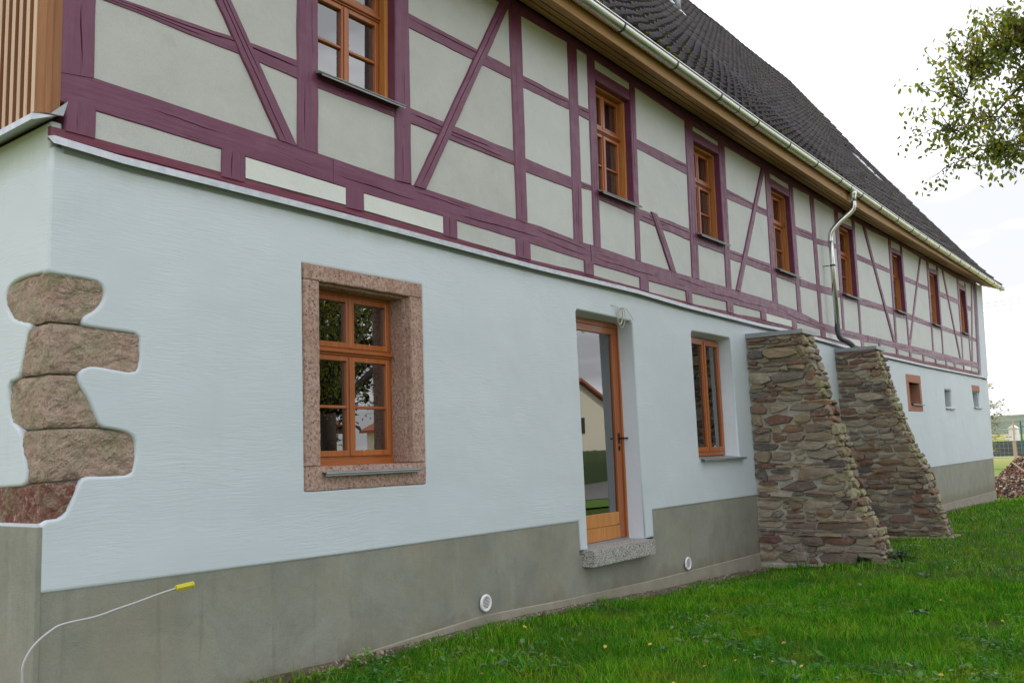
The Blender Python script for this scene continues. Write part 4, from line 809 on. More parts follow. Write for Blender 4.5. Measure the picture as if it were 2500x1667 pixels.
for i in range(NC):
    for j in range(NR):
        x = -.42+TW*i+rnd.uniform(-.006, .006); s = (j*TL-.02)/(NR*TL)*1.0
        if (16.1 < x < 17.4 and 3.3 < -.52+s*5.52 < 4.5) or (26.5 < x < 27.6 and 1.8 < -.52+s*5.52 < 2.7): continue
        p0 = roof_pt(x, s); p1 = roof_pt(x, s+.04); px = roof_pt(x+.1, s)
        yd = (p1-p0).normalized(); xd = (px-p0).normalized(); zd = xd.cross(yd).normalized()
        yd = (yd+zd*rnd.uniform(-.004, .008)+xd*rnd.uniform(-.008, .008)).normalized(); xd = yd.cross(zd).normalized(); zd = xd.cross(yd)
        mw = Matrix(((xd.x, yd.x, zd.x, p0.x), (xd.y, yd.y, zd.y, p0.y), (xd.z, yd.z, zd.z, p0.z), (0, 0, 0, 1)))
        ok, dd = in_view(p0); tiles.append((dd if ok else 1e6+dd, mw))
tiles.sort(key=lambda q: q[0])
for dd, mw in tiles[:300]:
    o = bpy.data.objects.new('roof_tile', tme); COL.objects.link(o); o.parent = roof; o.matrix_local = mw
ta = np.array([v+(1.,) for v in TV]); V = []; F = []
for k, (dd, mw) in enumerate(tiles[300:]):
    V.append((np.array(mw) @ ta.T).T[:, :3]); F += [tuple(q+k*len(TV) for q in f) for f in TF]
o = mk('roof_tiles_far', np.concatenate(V).tolist(), F, m_tile, roof); o['kind'] = 'stuff'
o.data.polygons.foreach_set('use_smooth', [len(f) == 4 for f in F])
b = MB()
for i in range(84):
    x = -.5+.39*i; a = roof_pt(x, 1.0); c = roof_pt(min(x+.42, 32.2), 1.0)
    V = []; n = 8
    for q, rr in ((a, .115), (c, .10)):
        for k in range(n+1): w = math.pi*k/n; V.append((q.x, 5.0+rr*1.1*math.cos(w), q.z-.03+rr*math.sin(w)))
    b.add(V, [(k, k+1, n+2+k, n+1+k) for k in range(n)])
o = b.build('ridge_tiles', m_tile, roof); o['kind'] = 'stuff'
# moss cushions on the lower courses
mr = random.Random(5); b = MB(); ico = bmesh.new(); bmesh.ops.create_icosphere(ico, subdivisions=1, radius=1); iv = [q.co.copy() for q in ico.verts]; ifc = [[v.index for v in f.verts] for f in ico.faces]; ico.free()
cnt = 0
while cnt < 1100:
    x = mr.uniform(5, 30); s = mr.random()**1.5*.9
    if nz(x*.45, s*4, 3)+.25*mr.random() < .12: continue
    cx = -.42+TW*round((x+.42)/TW)-TW*.42+mr.uniform(-.02, .02); j = round(s*NR); p = roof_pt(cx, (j*TL-.03)/(NR*TL), .055)
    p += Vector((mr.gauss(0, .04), 0, 0)); r0 = mr.uniform(.008, .034)*(1.5 if mr.random() < .08 else 1); b.add([p+Vector((v.x*r0*1.2*mr.uniform(.8, 1.2), v.y*r0, v.z*r0*.7)) for v in iv], ifc); cnt += 1
o = b.build('roof_moss', m_moss, roof, True); o['kind'] = 'stuff'
# roof lights and flue
def roof_frame(x0, x1, s0, s1, h_, nm, material):
    c = [roof_pt(x0, s0), roof_pt(x1, s0), roof_pt(x1, s1), roof_pt(x0, s1)]; n_ = Vector((0, -.81, .586))
    return MB().hexa([q+n_*h_ for q in c]+[q-n_*.03 for q in c]).build(nm, material, roof)
roof_frame(26.7, 27.5, .42, .55, .06, 'roof_light', m_zinc_dull)
for (x0, x1, s0, s1) in ((26.8, 27.4, .435, .535),): 
    m_sky, _g = M('roof_light_glass', (.12, .16, .19), .08); roof_frame(x0, x1, s0, s1, .068, 'roof_light_pane', m_sky)
roof_frame(16.2, 17.15, .72, .87, .05, 'roof_hatch', m_zinc)
roof_frame(16.3, 17.05, .735, .86, .056, 'roof_hatch_pane', m_sky)
pb = roof_pt(17.1, .77); MB().tube([pb, pb+Vector((0, 0, .25)), pb+Vector((0, 0, 1.0))], .07, 12).build('flue_pipe', m_zinc_dull, roof, True)

# ================================================================== GROUND
GZ = [(-8, .12), (0, .11), (2, .075), (2.6, .06), (4.8, .03), (7.6, -.11), (10.6, -.21), (16, -.20), (24, -.26), (30.6, -.42), (36, -.42)]
def gz(x, y):
    a = interp(GZ, x); b_ = float(np.interp(x, [-8, 2, 6, 10, 15, 24, 32, 36], [.0, .0, -.02, -.06, -.11, -.22, -.36, -.40]))
    t = max(0, min(1, -y/1.8)); t = t*t*(3-2*t)
    z = a*(1-t)+b_*t
    if y < -3: z += -.0*(y+3)
    if x > 36: z += (min(x, 60)-36)*.043
    return z+(.018*nz(x*.9, y*.9)+.008*nz(x*3, y*3))*min(1, -y*2+.2 if y < 0 else .2)
m_soil, g = M('grassy_soil', (.05, .05, .02), .95, spec=.1); v = g.coord('Object')
g.color(g.mix(g.ramp(g.noise(v, 3, 6, .7), [(.35, 0.), (.65, 1.)]), (.04, .07, .01), (.08, .11, .018))); g.bump(g.noise(v, 25, 5), .03, 1.)
m_dirt, g = M('dry_earth', (.13, .1, .075), .95, spec=.15); v = g.coord('Object')
g.color(g.mix(g.ramp(g.noise(v, 6, 6, .75), [(.35, 0.), (.65, 1.)]), (.09, .065, .045), (.22, .18, .14))); g.bump(g.noise(v, 35, 6, .75), .03, 1.)
m_field, g = M('far_meadow', (.2, .18, .07), .95, spec=.1); v = g.coord('Object')
g.color(g.mix(g.ramp(g.noise(v, .012, 4, .6), [(.42, 0.), (.58, 1.)]), (.15, .20, .045), (.36, .30, .13)))
m_hill, g = M('wooded_hill', (.05, .08, .05), .95, spec=.1); v = g.coord('Object')
g.color(g.mix(g.ramp(g.noise(v, .05, 6, .7), [(.4, 0.), (.6, 1.)]), (.07, .10, .085), (.15, .16, .11)))
m_asph, g = M('asphalt', (.14, .14, .14), .9); v = g.coord('Object'); g.color(g.mix(g.noise(v, 30, 4, .7), (.11, .11, .11), (.19, .19, .185)))
xs_ = sorted(set([round(v, 2) for v in list(np.arange(-9, 14, .35))+list(np.arange(14, 44, 1.0))])); ys_ = [-13.0, -11, -9.5, -8, -7, -6, -5.2]+[round(-4.8+.24*i, 2) for i in range(20)]+[-.12, 0.02]
V = [(x, y, gz(x, y)-(.012)) for x in xs_ for y in ys_]; ny = len(ys_)
F = [(i*ny+j, (i+1)*ny+j, (i+1)*ny+j+1, i*ny+j+1) for i in range(len(xs_)-1) for j in range(ny-1)]
o = mk('lawn', V, F, m_soil, None, True); o['kind'] = 'structure'
# wider ground: one sheet with a hole-free grid a little below the lawn
gx_ = [-900, -300, -100, -40, -12, 0, 12, 24, 30, 34, 38, 44, 52, 60, 90, 150, 300, 600, 1200, 2500]; gy_ = [-2000, -700, -250, -80, -30, -13.2, -9, -4, 0, 4, 8, 14, 24, 50, 120, 300, 700, 2000]
def far_z(x, y):
    z = gz(min(max(x, -8), 60), min(0, max(y, -12)))-.05
    if -9 < x < 43 and -13 < y < 10: z -= .25 if x < 33 else .03
    d = math.hypot(x, y); 
    if d > 90 and x > 0: z += (d-90)*.006
    return z
V = [(x, y, far_z(x, y)) for x in gx_ for y in gy_]; ny = len(gy_)
F = [(i*ny+j, (i+1)*ny+j, (i+1)*ny+j+1, i*ny+j+1) for i in range(len(gx_)-1) for j in range(ny-1)]
o = mk('meadow', V, F, m_field, None, True); o['kind'] = 'structure'
# hills on the horizon
V = []; F = []; n = 120
for i in range(n+1):
    a = R_(20+110*i/n)
    for k, (r, h0) in enumerate(((620, -1), (760, 1), (900, 1.0), (1000, .2))):
        h_ = (21+7*nz(i*.06, 2.2)+1.2*nz(i*.9, 8)) if k in (1, 2) else 0
        V.append((r*math.sin(a), r*math.cos(a), (h_ if k != 1 else h_*.72)-(2 if k == 0 else 0)))
for i in range(n):
    for k in range(3): F.append((i*4+k, (i+1)*4+k, (i+1)*4+k+1, i*4+k+1))
o = mk('hills', V, F, m_hill, None, True); o['kind'] = 'structure'
def strip_ground(name, y0, y1, up, material):
    xs = list(range(-80, -8, 12))+list(range(-8, 62, 2))+list(range(64, 164, 12)); V = []; F = []
    for x in xs:
        z = gz(min(max(x, -8), 60), -9)+up+.02; V += [(x, y0, z), (x, y1, z)]
    for i in range(len(xs)-1): F.append((2*i, 2*i+2, 2*i+3, 2*i+1))
    mk(name, V, F, material)['kind'] = 'structure'
strip_ground('road', -21.6, -13.4, .05, m_asph)
m_verge, g = M('verge_grass', (.10, .2, .03), .95, spec=.1); v = g.coord('Object'); g.color(g.mix(g.noise(v, 2, 6, .7), (.06, .13, .018), (.12, .21, .035)))
strip_ground('verge', -13.38, -9.8, .03, m_verge)

# bare strip along the wall
V = []; F = []; xs_ = list(np.arange(-.2, 31, .12)); K = 5
for x in xs_:
    w_ = .11+.08*nz(x*1.1, 7)+.05*nz(x*5, 3)+(.12 if 6.5 < x < 10.7 else 0)
    for k in range(K+1):
        t = k/K; y = .01-w_*t; V.append((x, y, gz(x, y)+.012*(1-t)+.020*(1-t)*abs(nz(x*6, k*2.))+.004-(.02 if k == K else 0)))
for i in range(len(xs_)-1):
    for k in range(K): a = i*(K+1)+k; F.append((a, a+1, a+K+2, a+K+1))
o = mk('earth_strip', V, F, m_dirt, None, True); o['kind'] = 'structure'
m_peb, g = M('pale_rubble', (.3, .27, .23), .95); oi = g.n('ShaderNodeTexCoord').outputs['Object']; g.color(g.mix(g.ramp(g.noise(oi, 17, 3), [(.3, 0.), (.7, 1.)]), (.17, .12, .085), (.42, .37, .30)))
pr = random.Random(11); b = MB()
def chunk(b, c, s, r):
    q = [Vector((pr.uniform(.6, 1)*sx, pr.uniform(.6, 1)*sy, pr.uniform(.6, 1)*sz)) for sx in (-1, 1) for sy in (-1, 1) for sz in (-1, 1)]
    rot = Matrix.Rotation(r.uniform(0, 6.3), 3, Vector((r.uniform(-1, 1), r.uniform(-1, 1), r.uniform(-1, 1)+.01)).normalized())
    b.add([Vector(c)+rot @ Vector((v.x*s[0], v.y*s[1], v.z*s[2])) for v in q], [(0, 1, 3, 2), (4, 6, 7, 5), (0, 4, 5, 1), (2, 3, 7, 6), (0, 2, 6, 4), (1, 5, 7, 3)])
for i in range(1500):
    x = pr.uniform(0, 11) if pr.random() < .8 else pr.uniform(11, 30); y = -abs(pr.gauss(0, .11)); s = pr.uniform(.003, .011)*(2.2 if pr.random() < .05 else 1)
    if nz(x*1.4, 2.)+.3*pr.random() < -.05: continue
    chunk(b, (x, y, gz(x, y)+.012), (s*1.4, s, s*.7), pr)
o = b.build('gravel', m_peb); o['kind'] = 'stuff'; o['label'] = 'loose stone crumbs on the bare strip along the wall'

# ---- grass
G_ = np.random.default_rng(4)
def grass_points(n, rmin, rmax, pw, az0, az1):
    u = G_.random(n); r = (rmin**(1+pw)+u*(rmax**(1+pw)-rmin**(1+pw)))**(1/(1+pw)); a = np.radians(G_.uniform(az0, az1, n))
    return CAMX+r*np.sin(a), CAMY+r*np.cos(a), r
P_ = [grass_points(230000, 2.6, 12, .1, 25, 92), grass_points(90000, 9, 46, -.2, 60, 92), grass_points(16000, 1.5, 10, .5, -60, 200)]
X_, Y_, RR = (np.concatenate([p_[i] for p_ in P_]) for i in range(3))
vn = np.vectorize(lambda x, y: noise.noise((x*1.1, 7, 0))*.10+noise.noise((x*5, y*5, 3))*.09)
ok = (X_ > -3) & (X_ < 43) & (Y_ > -12.8); X_, Y_, RR = X_[ok], Y_[ok], RR[ok]
edge = -.10-np.where((X_ > 6.3) & (X_ < 10.8), .14, 0)
nn = vn(X_, Y_)
inb1 = (X_ > 10.65) & (X_ < 11.5) & (Y_ > -1.82); inb2 = (X_ > 14.9) & (X_ < 15.75) & (Y_ > -1.92)
ok = (((Y_ < edge+nn) & (X_ < 30.7)) | ((X_ >= 30.7) & (Y_ < 6))) & ~inb1 & ~inb2
bare = np.vectorize(lambda x, y: noise.noise((x*1.7, y*1.7, 31))+.35*noise.noise((x*7, y*7, 2)))(X_, Y_)
ok &= ~((bare > .40) & (G_.random(len(X_)) < .8))
ok &= ~((Y_ > edge-.35) & (G_.random(len(X_)) < .35))
X_, Y_, RR, nn = X_[ok], Y_[ok], RR[ok], nn[ok]
n = len(X_); Z_ = np.array([gz(float(a), float(b_)) for a, b_ in zip(X_, Y_)])-.012
clump = np.vectorize(lambda x, y: noise.noise((x*2.3, y*2.3, 9)))(X_, Y_)
hgt = (.040+.055*G_.random(n)+.06*np.clip(clump, -.5, 1))*np.where(G_.random(n) < .03, 1.8, 1)*np.clip(1.0+.0*RR, 1, 1.3)
wid = np.maximum(.0046, RR*.00062)*(.6+.8*G_.random(n))
az = G_.uniform(0, 2*np.pi, n); lean = G_.uniform(.2, 1.15, n)*hgt; la = G_.uniform(0, 2*np.pi, n)
dx, dy = np.cos(az)*wid/2, np.sin(az)*wid/2; lx, ly = np.cos(la)*lean, np.sin(la)*lean
co = np.empty((n, 5, 3))
co[:, 0] = np.stack([X_-dx, Y_-dy, Z_], 1); co[:, 1] = np.stack([X_+dx, Y_+dy, Z_], 1)
co[:, 2] = np.stack([X_-dx*.8+lx*.35, Y_-dy*.8+ly*.35, Z_+hgt*.6], 1); co[:, 3] = np.stack([X_+dx*.8+lx*.35, Y_+dy*.8+ly*.35, Z_+hgt*.6], 1)
co[:, 4] = np.stack([X_+lx, Y_+ly, Z_+hgt*(.95)], 1)
def fast_mesh(name, co, loops, starts, totals, material, rndv):
    me = bpy.data.meshes.new(name); me.vertices.add(len(co)); me.vertices.foreach_set('co', co.ravel())
    me.loops.add(len(loops)); me.loops.foreach_set('vertex_index', loops); me.polygons.add(len(starts)); me.polygons.foreach_set('loop_start', starts); me.polygons.foreach_set('loop_total', totals)
    at_ = me.attributes.new('tint', 'FLOAT', 'POINT'); at_.data.foreach_set('value', rndv); me.materials.append(material); me.update(calc_edges=True)
    o = bpy.data.objects.new(name, me); COL.objects.link(o); return o
base = (np.arange(n)*5)[:, None]
loops = (base+np.array([[0, 1, 3, 2, 2, 3, 4]])).ravel(); starts = ((np.arange(n)*7)[:, None]+np.array([[0, 4]])).ravel(); totals = np.tile([4, 3], n)
m_grass = bpy.data.materials.new('grass_blade'); m_grass.use_nodes = True; nt = m_grass.node_tree; b_ = nt.nodes['Principled BSDF']; g = NT(nt, b_)
tin = g.n('ShaderNodeAttribute', attribute_name='tint').outputs['Fac']; v = g.coord('Object')
c = g.ramp(tin, [(0., (.014, .085, .001)), (.30, (.055, .27, .001)), (.60, (.12, .40, .003)), (.84, (.26, .52, .04)), (.93, (.34, .40, .02)), (1., (.55, .44, .13))])
c = g.mix(g.ramp(g.noise(v, .9, 5, .65), [(.38, .6), (.56, 0.)]), c, (.02, .15, .006))
c = g.mix(g.ramp(g.noise(v, 1.7, 4, .6), [(.52, 0.), (.70, .65)]), c, (.28, .38, .012)); g.color(c); b_.inputs['Roughness'].default_value = .5; b_.inputs['Specular IOR Level'].default_value = .18
tl = g.n('ShaderNodeBsdfTranslucent', {'Color': c}); msx = g.n('ShaderNodeMixShader', {0: .4, 1: b_.outputs[0], 2: tl.outputs[0]})
nt.links.new(msx.outputs[0], nt.nodes['Material Output'].inputs[0])
tv = np.repeat(np.where(G_.random(n) < .05, G_.uniform(.9, 1, n), G_.random(n)*.88), 5)
go = fast_mesh('grass', co.reshape(-1, 3), loops.astype(np.int32), starts.astype(np.int32), totals.astype(np.int32), m_grass, tv); go['kind'] = 'stuff'; go['label'] = 'green lawn grass growing up to the stone buttresses'
# broad leaved weeds in the lawn
m_weed = m_grass.copy(); m_weed.name = 'weed_leaf'
for nd in m_weed.node_tree.nodes:
    if nd.type == 'VALTORGB' and len(nd.color_ramp.elements) == 6:
        for e, cc in zip(nd.color_ramp.elements, ((.05, .15, .02), (.08, .21, .04), (.10, .27, .07), (.16, .33, .13), (.26, .42, .24), (.34, .48, .32))): e.color = (*cc, 1)
def leaf_cloud(name, pts, sizes, tilt, material, rs, up=.02):
    V = []; L_ = []; S_ = []; T_ = []; A_ = []
    for (x, y, z), s in zip(pts, sizes):
        a = rs.uniform(0, 6.283); t = rs.uniform(-tilt, tilt); ca, sa = math.cos(a), math.sin(a); k = len(V); tt = rs.random()
        for (u, w, h_) in ((0, 0, 0), (.35, -.42, .10), (.8, -.34, .12), (1.15, 0, -.02), (.8, .34, .12), (.35, .42, .10)):
            hh = z+up+s*(h_+u*math.tan(t)*.6); V.append((x+s*(ca*u-sa*w), y+s*(sa*u+ca*w), hh)); A_.append(tt)
        S_ += [len(L_), len(L_)+4]; L_ += [k, k+1, k+2, k+3, k, k+3, k+4, k+5]; T_ += [4, 4]
    return fast_mesh(name, np.array(V), np.array(L_, dtype=np.int32), np.array(S_, dtype=np.int32), np.array(T_, dtype=np.int32), material, np.array(A_))
wr = random.Random(21); pts = []; sz = []
while len(pts) < 9500:
    r = 3+wr.random()**1.4*16; a = R_(wr.uniform(40, 90)); x, y = CAMX+r*math.sin(a), CAMY+r*math.cos(a)
    if y > -.22 or x < -1: continue
    if 10.6 < x < 11.5 and y > -1.85: continue
    nzv = nz(x*.8, y*.8, 4)+.45*nz(x*3, y*3, 5)+(.35 if y > -1.1 and x < 5.5 else 0)
    if nzv < .12+wr.uniform(-.12, .30): continue
    for k in range(wr.randint(3, 6)): pts.append((x+wr.gauss(0, .03), y+wr.gauss(0, .03), gz(x, y))); sz.append(wr.uniform(.016, .042)*(1.7 if wr.random() < .07 else 1))
wo_ = leaf_cloud('lawn_weeds', pts, sz, .9, m_weed, wr, .03); wo_['kind'] = 'stuff'; wo_['label'] = 'low clover and broad leaved weeds scattered through the lawn'
# a few clear plants
def plant(name, x, y, n, spread, hgt_, size, material, label, cat):
    b = MB(); V = []; pts = []; sz = []
    t = empty(name, (0, 0, 0), label=label, category=None) if False else None
    root = empty(name, (x, y, gz(x, y)), label=label, cat=cat)
    for k in range(max(2, n//5)):
        a = wr.uniform(0, 6.28); rr = spread*math.sqrt(wr.random()); tx, ty = rr*math.cos(a), rr*math.sin(a)*.6; hh = hgt_*wr.uniform(.5, 1)
        b.tube([(tx*.3, ty*.3, 0), (tx*.8, ty*.8, hh*.6), (tx, ty, hh)], .003, 4)
        for q in range(n//max(2, n//5)+1):
            f = wr.uniform(.3, 1); pts.append((tx*f+wr.gauss(0, .02), ty*f+wr.gauss(0, .02), hh*f)); sz.append(size*wr.uniform(.6, 1.1))
    st = b.build('stem', material, root); lf = leaf_cloud('foliage', pts, sz, .7, material, wr, 0); lf.parent = root
m_ivy, g = M('dark_green_leaf', (.02, .065, .022), .45); m_lime, g = M('bright_green_leaf', (.16, .33, .03), .5)
m_blue, g = M('grey_green_leaf', (.07, .15, .07), .5)
plant('ground_ivy', 11.15, -1.92, 90, .34, .16, .07, m_ivy, 'low dark green ground ivy at the foot of the nearer stone buttress', 'plant')
plant('ground_ivy', 10.72, -1.5, 60, .25, .12, .06, m_ivy, 'small dark weeds against the side of the nearer buttress', 'plant')
plant('bright_sapling', 11.30, -2.10, 16, .07, .42, .05, m_lime, 'bright yellow green seedling standing before the nearer buttress corner', 'plant')
plant('nettle', 2.35, -.18, 26, .10, .12, .035, m_lime, 'small bright green weed by the wall at the bottom edge of the lawn', 'plant')
for (x, y, n, l_) in ((4.5, -2.3, 18, 'grey green thistle rosette in the middle of the lawn'), (6.6, -3.2, 18, 'broad leaved dock rosette near the right side of the lawn'), (2.9, -1.1, 14, 'broad leaved rosette in the grass near the wall corner'), (9.4, -2.6, 20, 'dark weed clump in the grass between camera and buttresses')):
    plant('weed_rosette', x, y, n, .13, .06, .065, m_blue, l_, 'plant')
# fallen yellow leaves
lm = []
for k in range(3):
    V = []; 
    for (u, w, h_) in ((0, 0, 0), (.3, -.4, .12), (.8, -.36, .16), (1.2, 0, .0), (.8, .36, .1), (.3, .4, .14)): V.append((u*.024, w*.024, h_*.024))
    me = bpy.data.meshes.new('fallen_leaf'); me.from_pydata(V, [], [(0, 1, 2, 3), (0, 3, 4, 5)]); lm.append(me)
for me, cc in zip(lm, ((.50, .36, .04), (.55, .30, .03), (.42, .20, .05))):
    mm, g = M('dry_leaf', cc, .6); me.materials.append(mm)
lr = random.Random(9); k = 0
while k < 60:
    r = 3.2+lr.random()**1.2*8; a = R_(lr.uniform(48, 86)); x, y = CAMX+r*math.sin(a), CAMY+r*math.cos(a)
    if y > -.4 or (10.5 < x < 11.6 and y > -1.9): continue
    o = bpy.data.objects.new('fallen_leaf', lm[lr.choice((0, 0, 1, 2))]); COL.objects.link(o); o.location = (x, y, gz(x, y)+.055); o.rotation_euler = (lr.uniform(-.5, .5), lr.uniform(-.5, .5), lr.uniform(0, 6.3)); s = lr.uniform(.8, 1.5); o.scale = (s, s, s)
    tag(o, 'small dry yellowish fallen leaf lying in the green lawn grass', 'leaf', 'yellow leaves scattered on the lawn'); k += 1

# ================================================================== BUTTRESSES
def buttress(xb, width, prof_, zbot, label, seed, slab):
    rs = random.Random(seed); root = empty('stone_buttress', (xb+width/2, -.8, zbot), label=label, cat='buttress')
    off = Vector((xb+width/2, -.8, zbot))
    def par(o): o.parent = root; o.matrix_parent_inverse = Matrix.Translation(-off); return o
    yf = lambda z: float(np.interp(z, [q[1] for q in prof_], [q[0] for q in prof_]))
    ztop = prof_[-1][1]; wz = lambda z: width*(1+.10*(1-(z-zbot)/(ztop-zbot)))
    # mortar core
    V = []; F = []; nzr, nd = 34, 16
    for j in range(nzr+1):
        z = zbot-.3+(ztop-zbot+.3)*j/nzr; zz = max(z, zbot); y0 = yf(zz)+.03; w = wz(zz); ring = []
        for k in range(nd+1): ring.append((xb+.02, .03+(y0-.03)*k/nd))
        for k in range(1, 7): ring.append((xb+.02+(w-.04)*k/6, y0))
        for k in range(1, nd+1): ring.append((xb+w-.02, y0+(.03-y0)*k/nd))
        for (x, y) in ring:
            d = .016*nz(x*9, y*9, z*9+seed); V.append((x+d, y+d*.7, z))
    m_ = 2*nd+7
    for j in range(nzr):
        for k in range(m_-1): a = j*m_+k; F.append((a, a+1, a+m_+1, a+m_))
    par(mk('mortar_core', V, F, m_mortar, None, True))
    def stone_at(c, ux, uy, un, w, h, proud, m=m_rub):
        """irregular flat stone on the face; ux along, uy up, un outward"""
        n = rs.randint(5, 8); ol = []
        sq = rs.uniform(2.6, 9.0); sk = rs.uniform(-.4, .4); a00 = rs.uniform(0, 6.28); tp = rs.uniform(-.35, .35)
        for k in range(n):
            a = a00+2*math.pi*(k+rs.uniform(-.3, .3))/n; ca, sa = math.cos(a), math.sin(a)
            r = 1/((abs(ca)**sq+abs(sa)**sq)**(1/sq)); r *= rs.uniform(.88, 1.06)
            u_ = ca*r*w/2; v_ = sa*r*h/2*(1+tp*ca); ol.append((u_+sk*v_, v_))
        V = []; cc = Vector(c); t1 = rs.uniform(-.10, .10); t2 = rs.uniform(-.25, .1)
        def P3(u_, v_, d): return cc+ux*u_+uy*v_+un*(d+t1*u_+t2*v_)
        for (u_, v_) in ol: V.append(P3(u_*1.02, v_*1.02, -.035))
        for (u_, v_) in ol: V.append(P3(u_, v_, proud*rs.uniform(.3, .7)))
        for (u_, v_) in ol: V.append(P3(u_*.95, v_*.88, proud*rs.uniform(.7, 1.2)))
        V.append(P3(rs.uniform(-.15, .15)*w, rs.uniform(-.1, .15)*h, proud*rs.uniform(1.0, 1.4)))
        F = []
        for k in range(n):
            k2 = (k+1) % n; F += [(k, k2, n+k2, n+k), (n+k, n+k2, 2*n+k2, 2*n+k), (2*n+k, 2*n+k2, 3*n)]
        return par(mk('stone', V, F, m, None, False))
    X, Y, Z = Vector((1, 0, 0)), Vector((0, 1, 0)), Vector((0, 0, 1))
    cnt_ = 0
    for side in (0, 1):       # near side, far side
        z = zbot+.02
        while z < ztop-.03:
            h = min(rs.choice((.05, .08, .10, .13, .17)), ztop-z); y = .0; yl = yf(z+h/2)
            while y > yl+.03:
                w = rs.uniform(.12, .52)*(1.2 if h > .14 else 1); w = min(w, y-yl)
                hh = h*rs.uniform(.84, 1.08); cy = y-w/2; xx = xb+.012 if side == 0 else xb+wz(z)-.012
                if w > .05:
                    if w < .42 and h > .11 and rs.random() < .3:
                        stone_at((xx, cy, z+h*.27+rs.uniform(-.01, .01)), -Y if side == 0 else Y, Z, -X if side == 0 else X, w-.02, h*.46, rs.uniform(.012, .03)); stone_at((xx, cy, z+h*.76), -Y if side == 0 else Y, Z, -X if side == 0 else X, w*.8, h*.40, rs.uniform(.01, .03)); cnt_ += 2
                    else: stone_at((xx, cy, z+h/2+rs.uniform(-.012, .012)), (-Y if side == 0 else Y), Z, (-X if side == 0 else X), w-.004, hh, rs.uniform(.014, .060)); cnt_ += 1
                y -= w
            z += h
        if side == 1: break
    # stepped front: flat stones sticking out
    z = zbot+.02
    while z < ztop-.02:
        h = min(rs.choice((.06, .09, .12, .16)), ztop-z); w_all = wz(z); x = xb-.01
        dy = yf(z+h+.05)-yf(z); sl_ = math.atan2(dy, h+.05)
        un = Vector((0, -math.cos(sl_*.6), math.sin(sl_*.6))); uy = Vector((0, math.sin(sl_*.6), math.cos(sl_*.6)))
        while x < xb+w_all-.03:
            w = min(rs.uniform(.14, .36), xb+w_all+.02-x)
            if w > .06: stone_at((x+w/2, yf(z+h/2)-.0, z+h/2), X, uy, un, w-.015, h*.98, rs.uniform(.015, .06), m_moss_stone if rs.random() < .55 else m_rub); cnt_ += 1
            x += w
        z += h
    # corner stones seen on both faces
    z = zbot+.05
    while z < ztop-.08:
        h = rs.uniform(.07, .15); d = (Vector((-1, -.9, .15))).normalized(); y = yf(z+h/2)
        b = MB(); pr.seed(seed*100+int(z*1000)); s = (rs.uniform(.09, .17), rs.uniform(.09, .20), h*.46)
        q = [Vector((rs.uniform(.75, 1.1)*sx*s[0], rs.uniform(.75, 1.1)*sy*s[1], rs.uniform(.6, 1.1)*sz_*s[2])) for sx in (-1, 1) for sy in (-1, 1) for sz_ in (-1, 1)]
        c = Vector((xb+s[0]*.93, y+s[1]*.80, z+h/2)); b.add([c+v for v in q], [(0, 1, 3, 2), (4, 6, 7, 5), (0, 4, 5, 1), (2, 3, 7, 6), (0, 2, 6, 4), (1, 5, 7, 3)])
        bm = bmesh.new(); me0 = bpy.data.meshes.new('stone'); me0.from_pydata(b.v, [], b.f); bm.from_mesh(me0)
        bmesh.ops.bevel(bm, geom=bm.edges[:], offset=.012, segments=1, affect='EDGES'); bmesh.ops.triangulate(bm, faces=bm.faces[:]); bm.to_mesh(me0); bm.free(); me0.materials.append(m_rub if rs.random() < .6 else m_moss_stone)
        o = bpy.data.objects.new('stone', me0); COL.objects.link(o); par(o); z += h*rs.uniform(1.0, 1.5)
    # cap
    yc = yf(ztop)-.05
    b = MB(); b.hexa([(xb-.03, yc, ztop-.005), (xb+width+.10, yc, ztop-.005), (xb+width+.10, yc, ztop+.055), (xb-.03, yc, ztop+.055), (xb-.03, .0, ztop+.0), (xb+width+.10, .0, ztop+.0), (xb+width+.10, .0, ztop+.10), (xb-.03, .0, ztop+.075)])
    par(b.build('metal_cap', m_zinc_dull, None))
    b = MB(); 
    y1 = yf(zbot)-.10
    b.box(xb-(.10 if slab else .02), xb+width+.16, y1, .02, zbot-.5, zbot+.015, .02)
    par(b.build('footing', m_mortar if not slab else m_moss_stone, None))
    return cnt_
P1 = [(-1.78, -.25), (-1.76, -.06), (-1.70, .245), (-1.553, .50), (-1.42, .865), (-1.33, 1.3), (-1.248, 1.79), (-1.148, 2.08), (-1.065, 2.41), (-.96, 2.85), (-.85, 3.275)]
P2 = [(-1.72, -.12), (-1.68, -.06), (-1.525, .553), (-1.37, 1.15), (-1.13, 1.735), (-1.0, 2.2), (-.904, 2.574), (-.82, 3.0), (-.735, 3.36)]
c1 = buttress(10.71, .50, P1, -.14, 'nearer rubble stone buttress leaning against the white wall', 5, False)
c2 = buttress(15.06, .48, P2, -.13, 'farther rubble stone buttress under the drainpipe', 8, True)
print('stones', c1, c2)

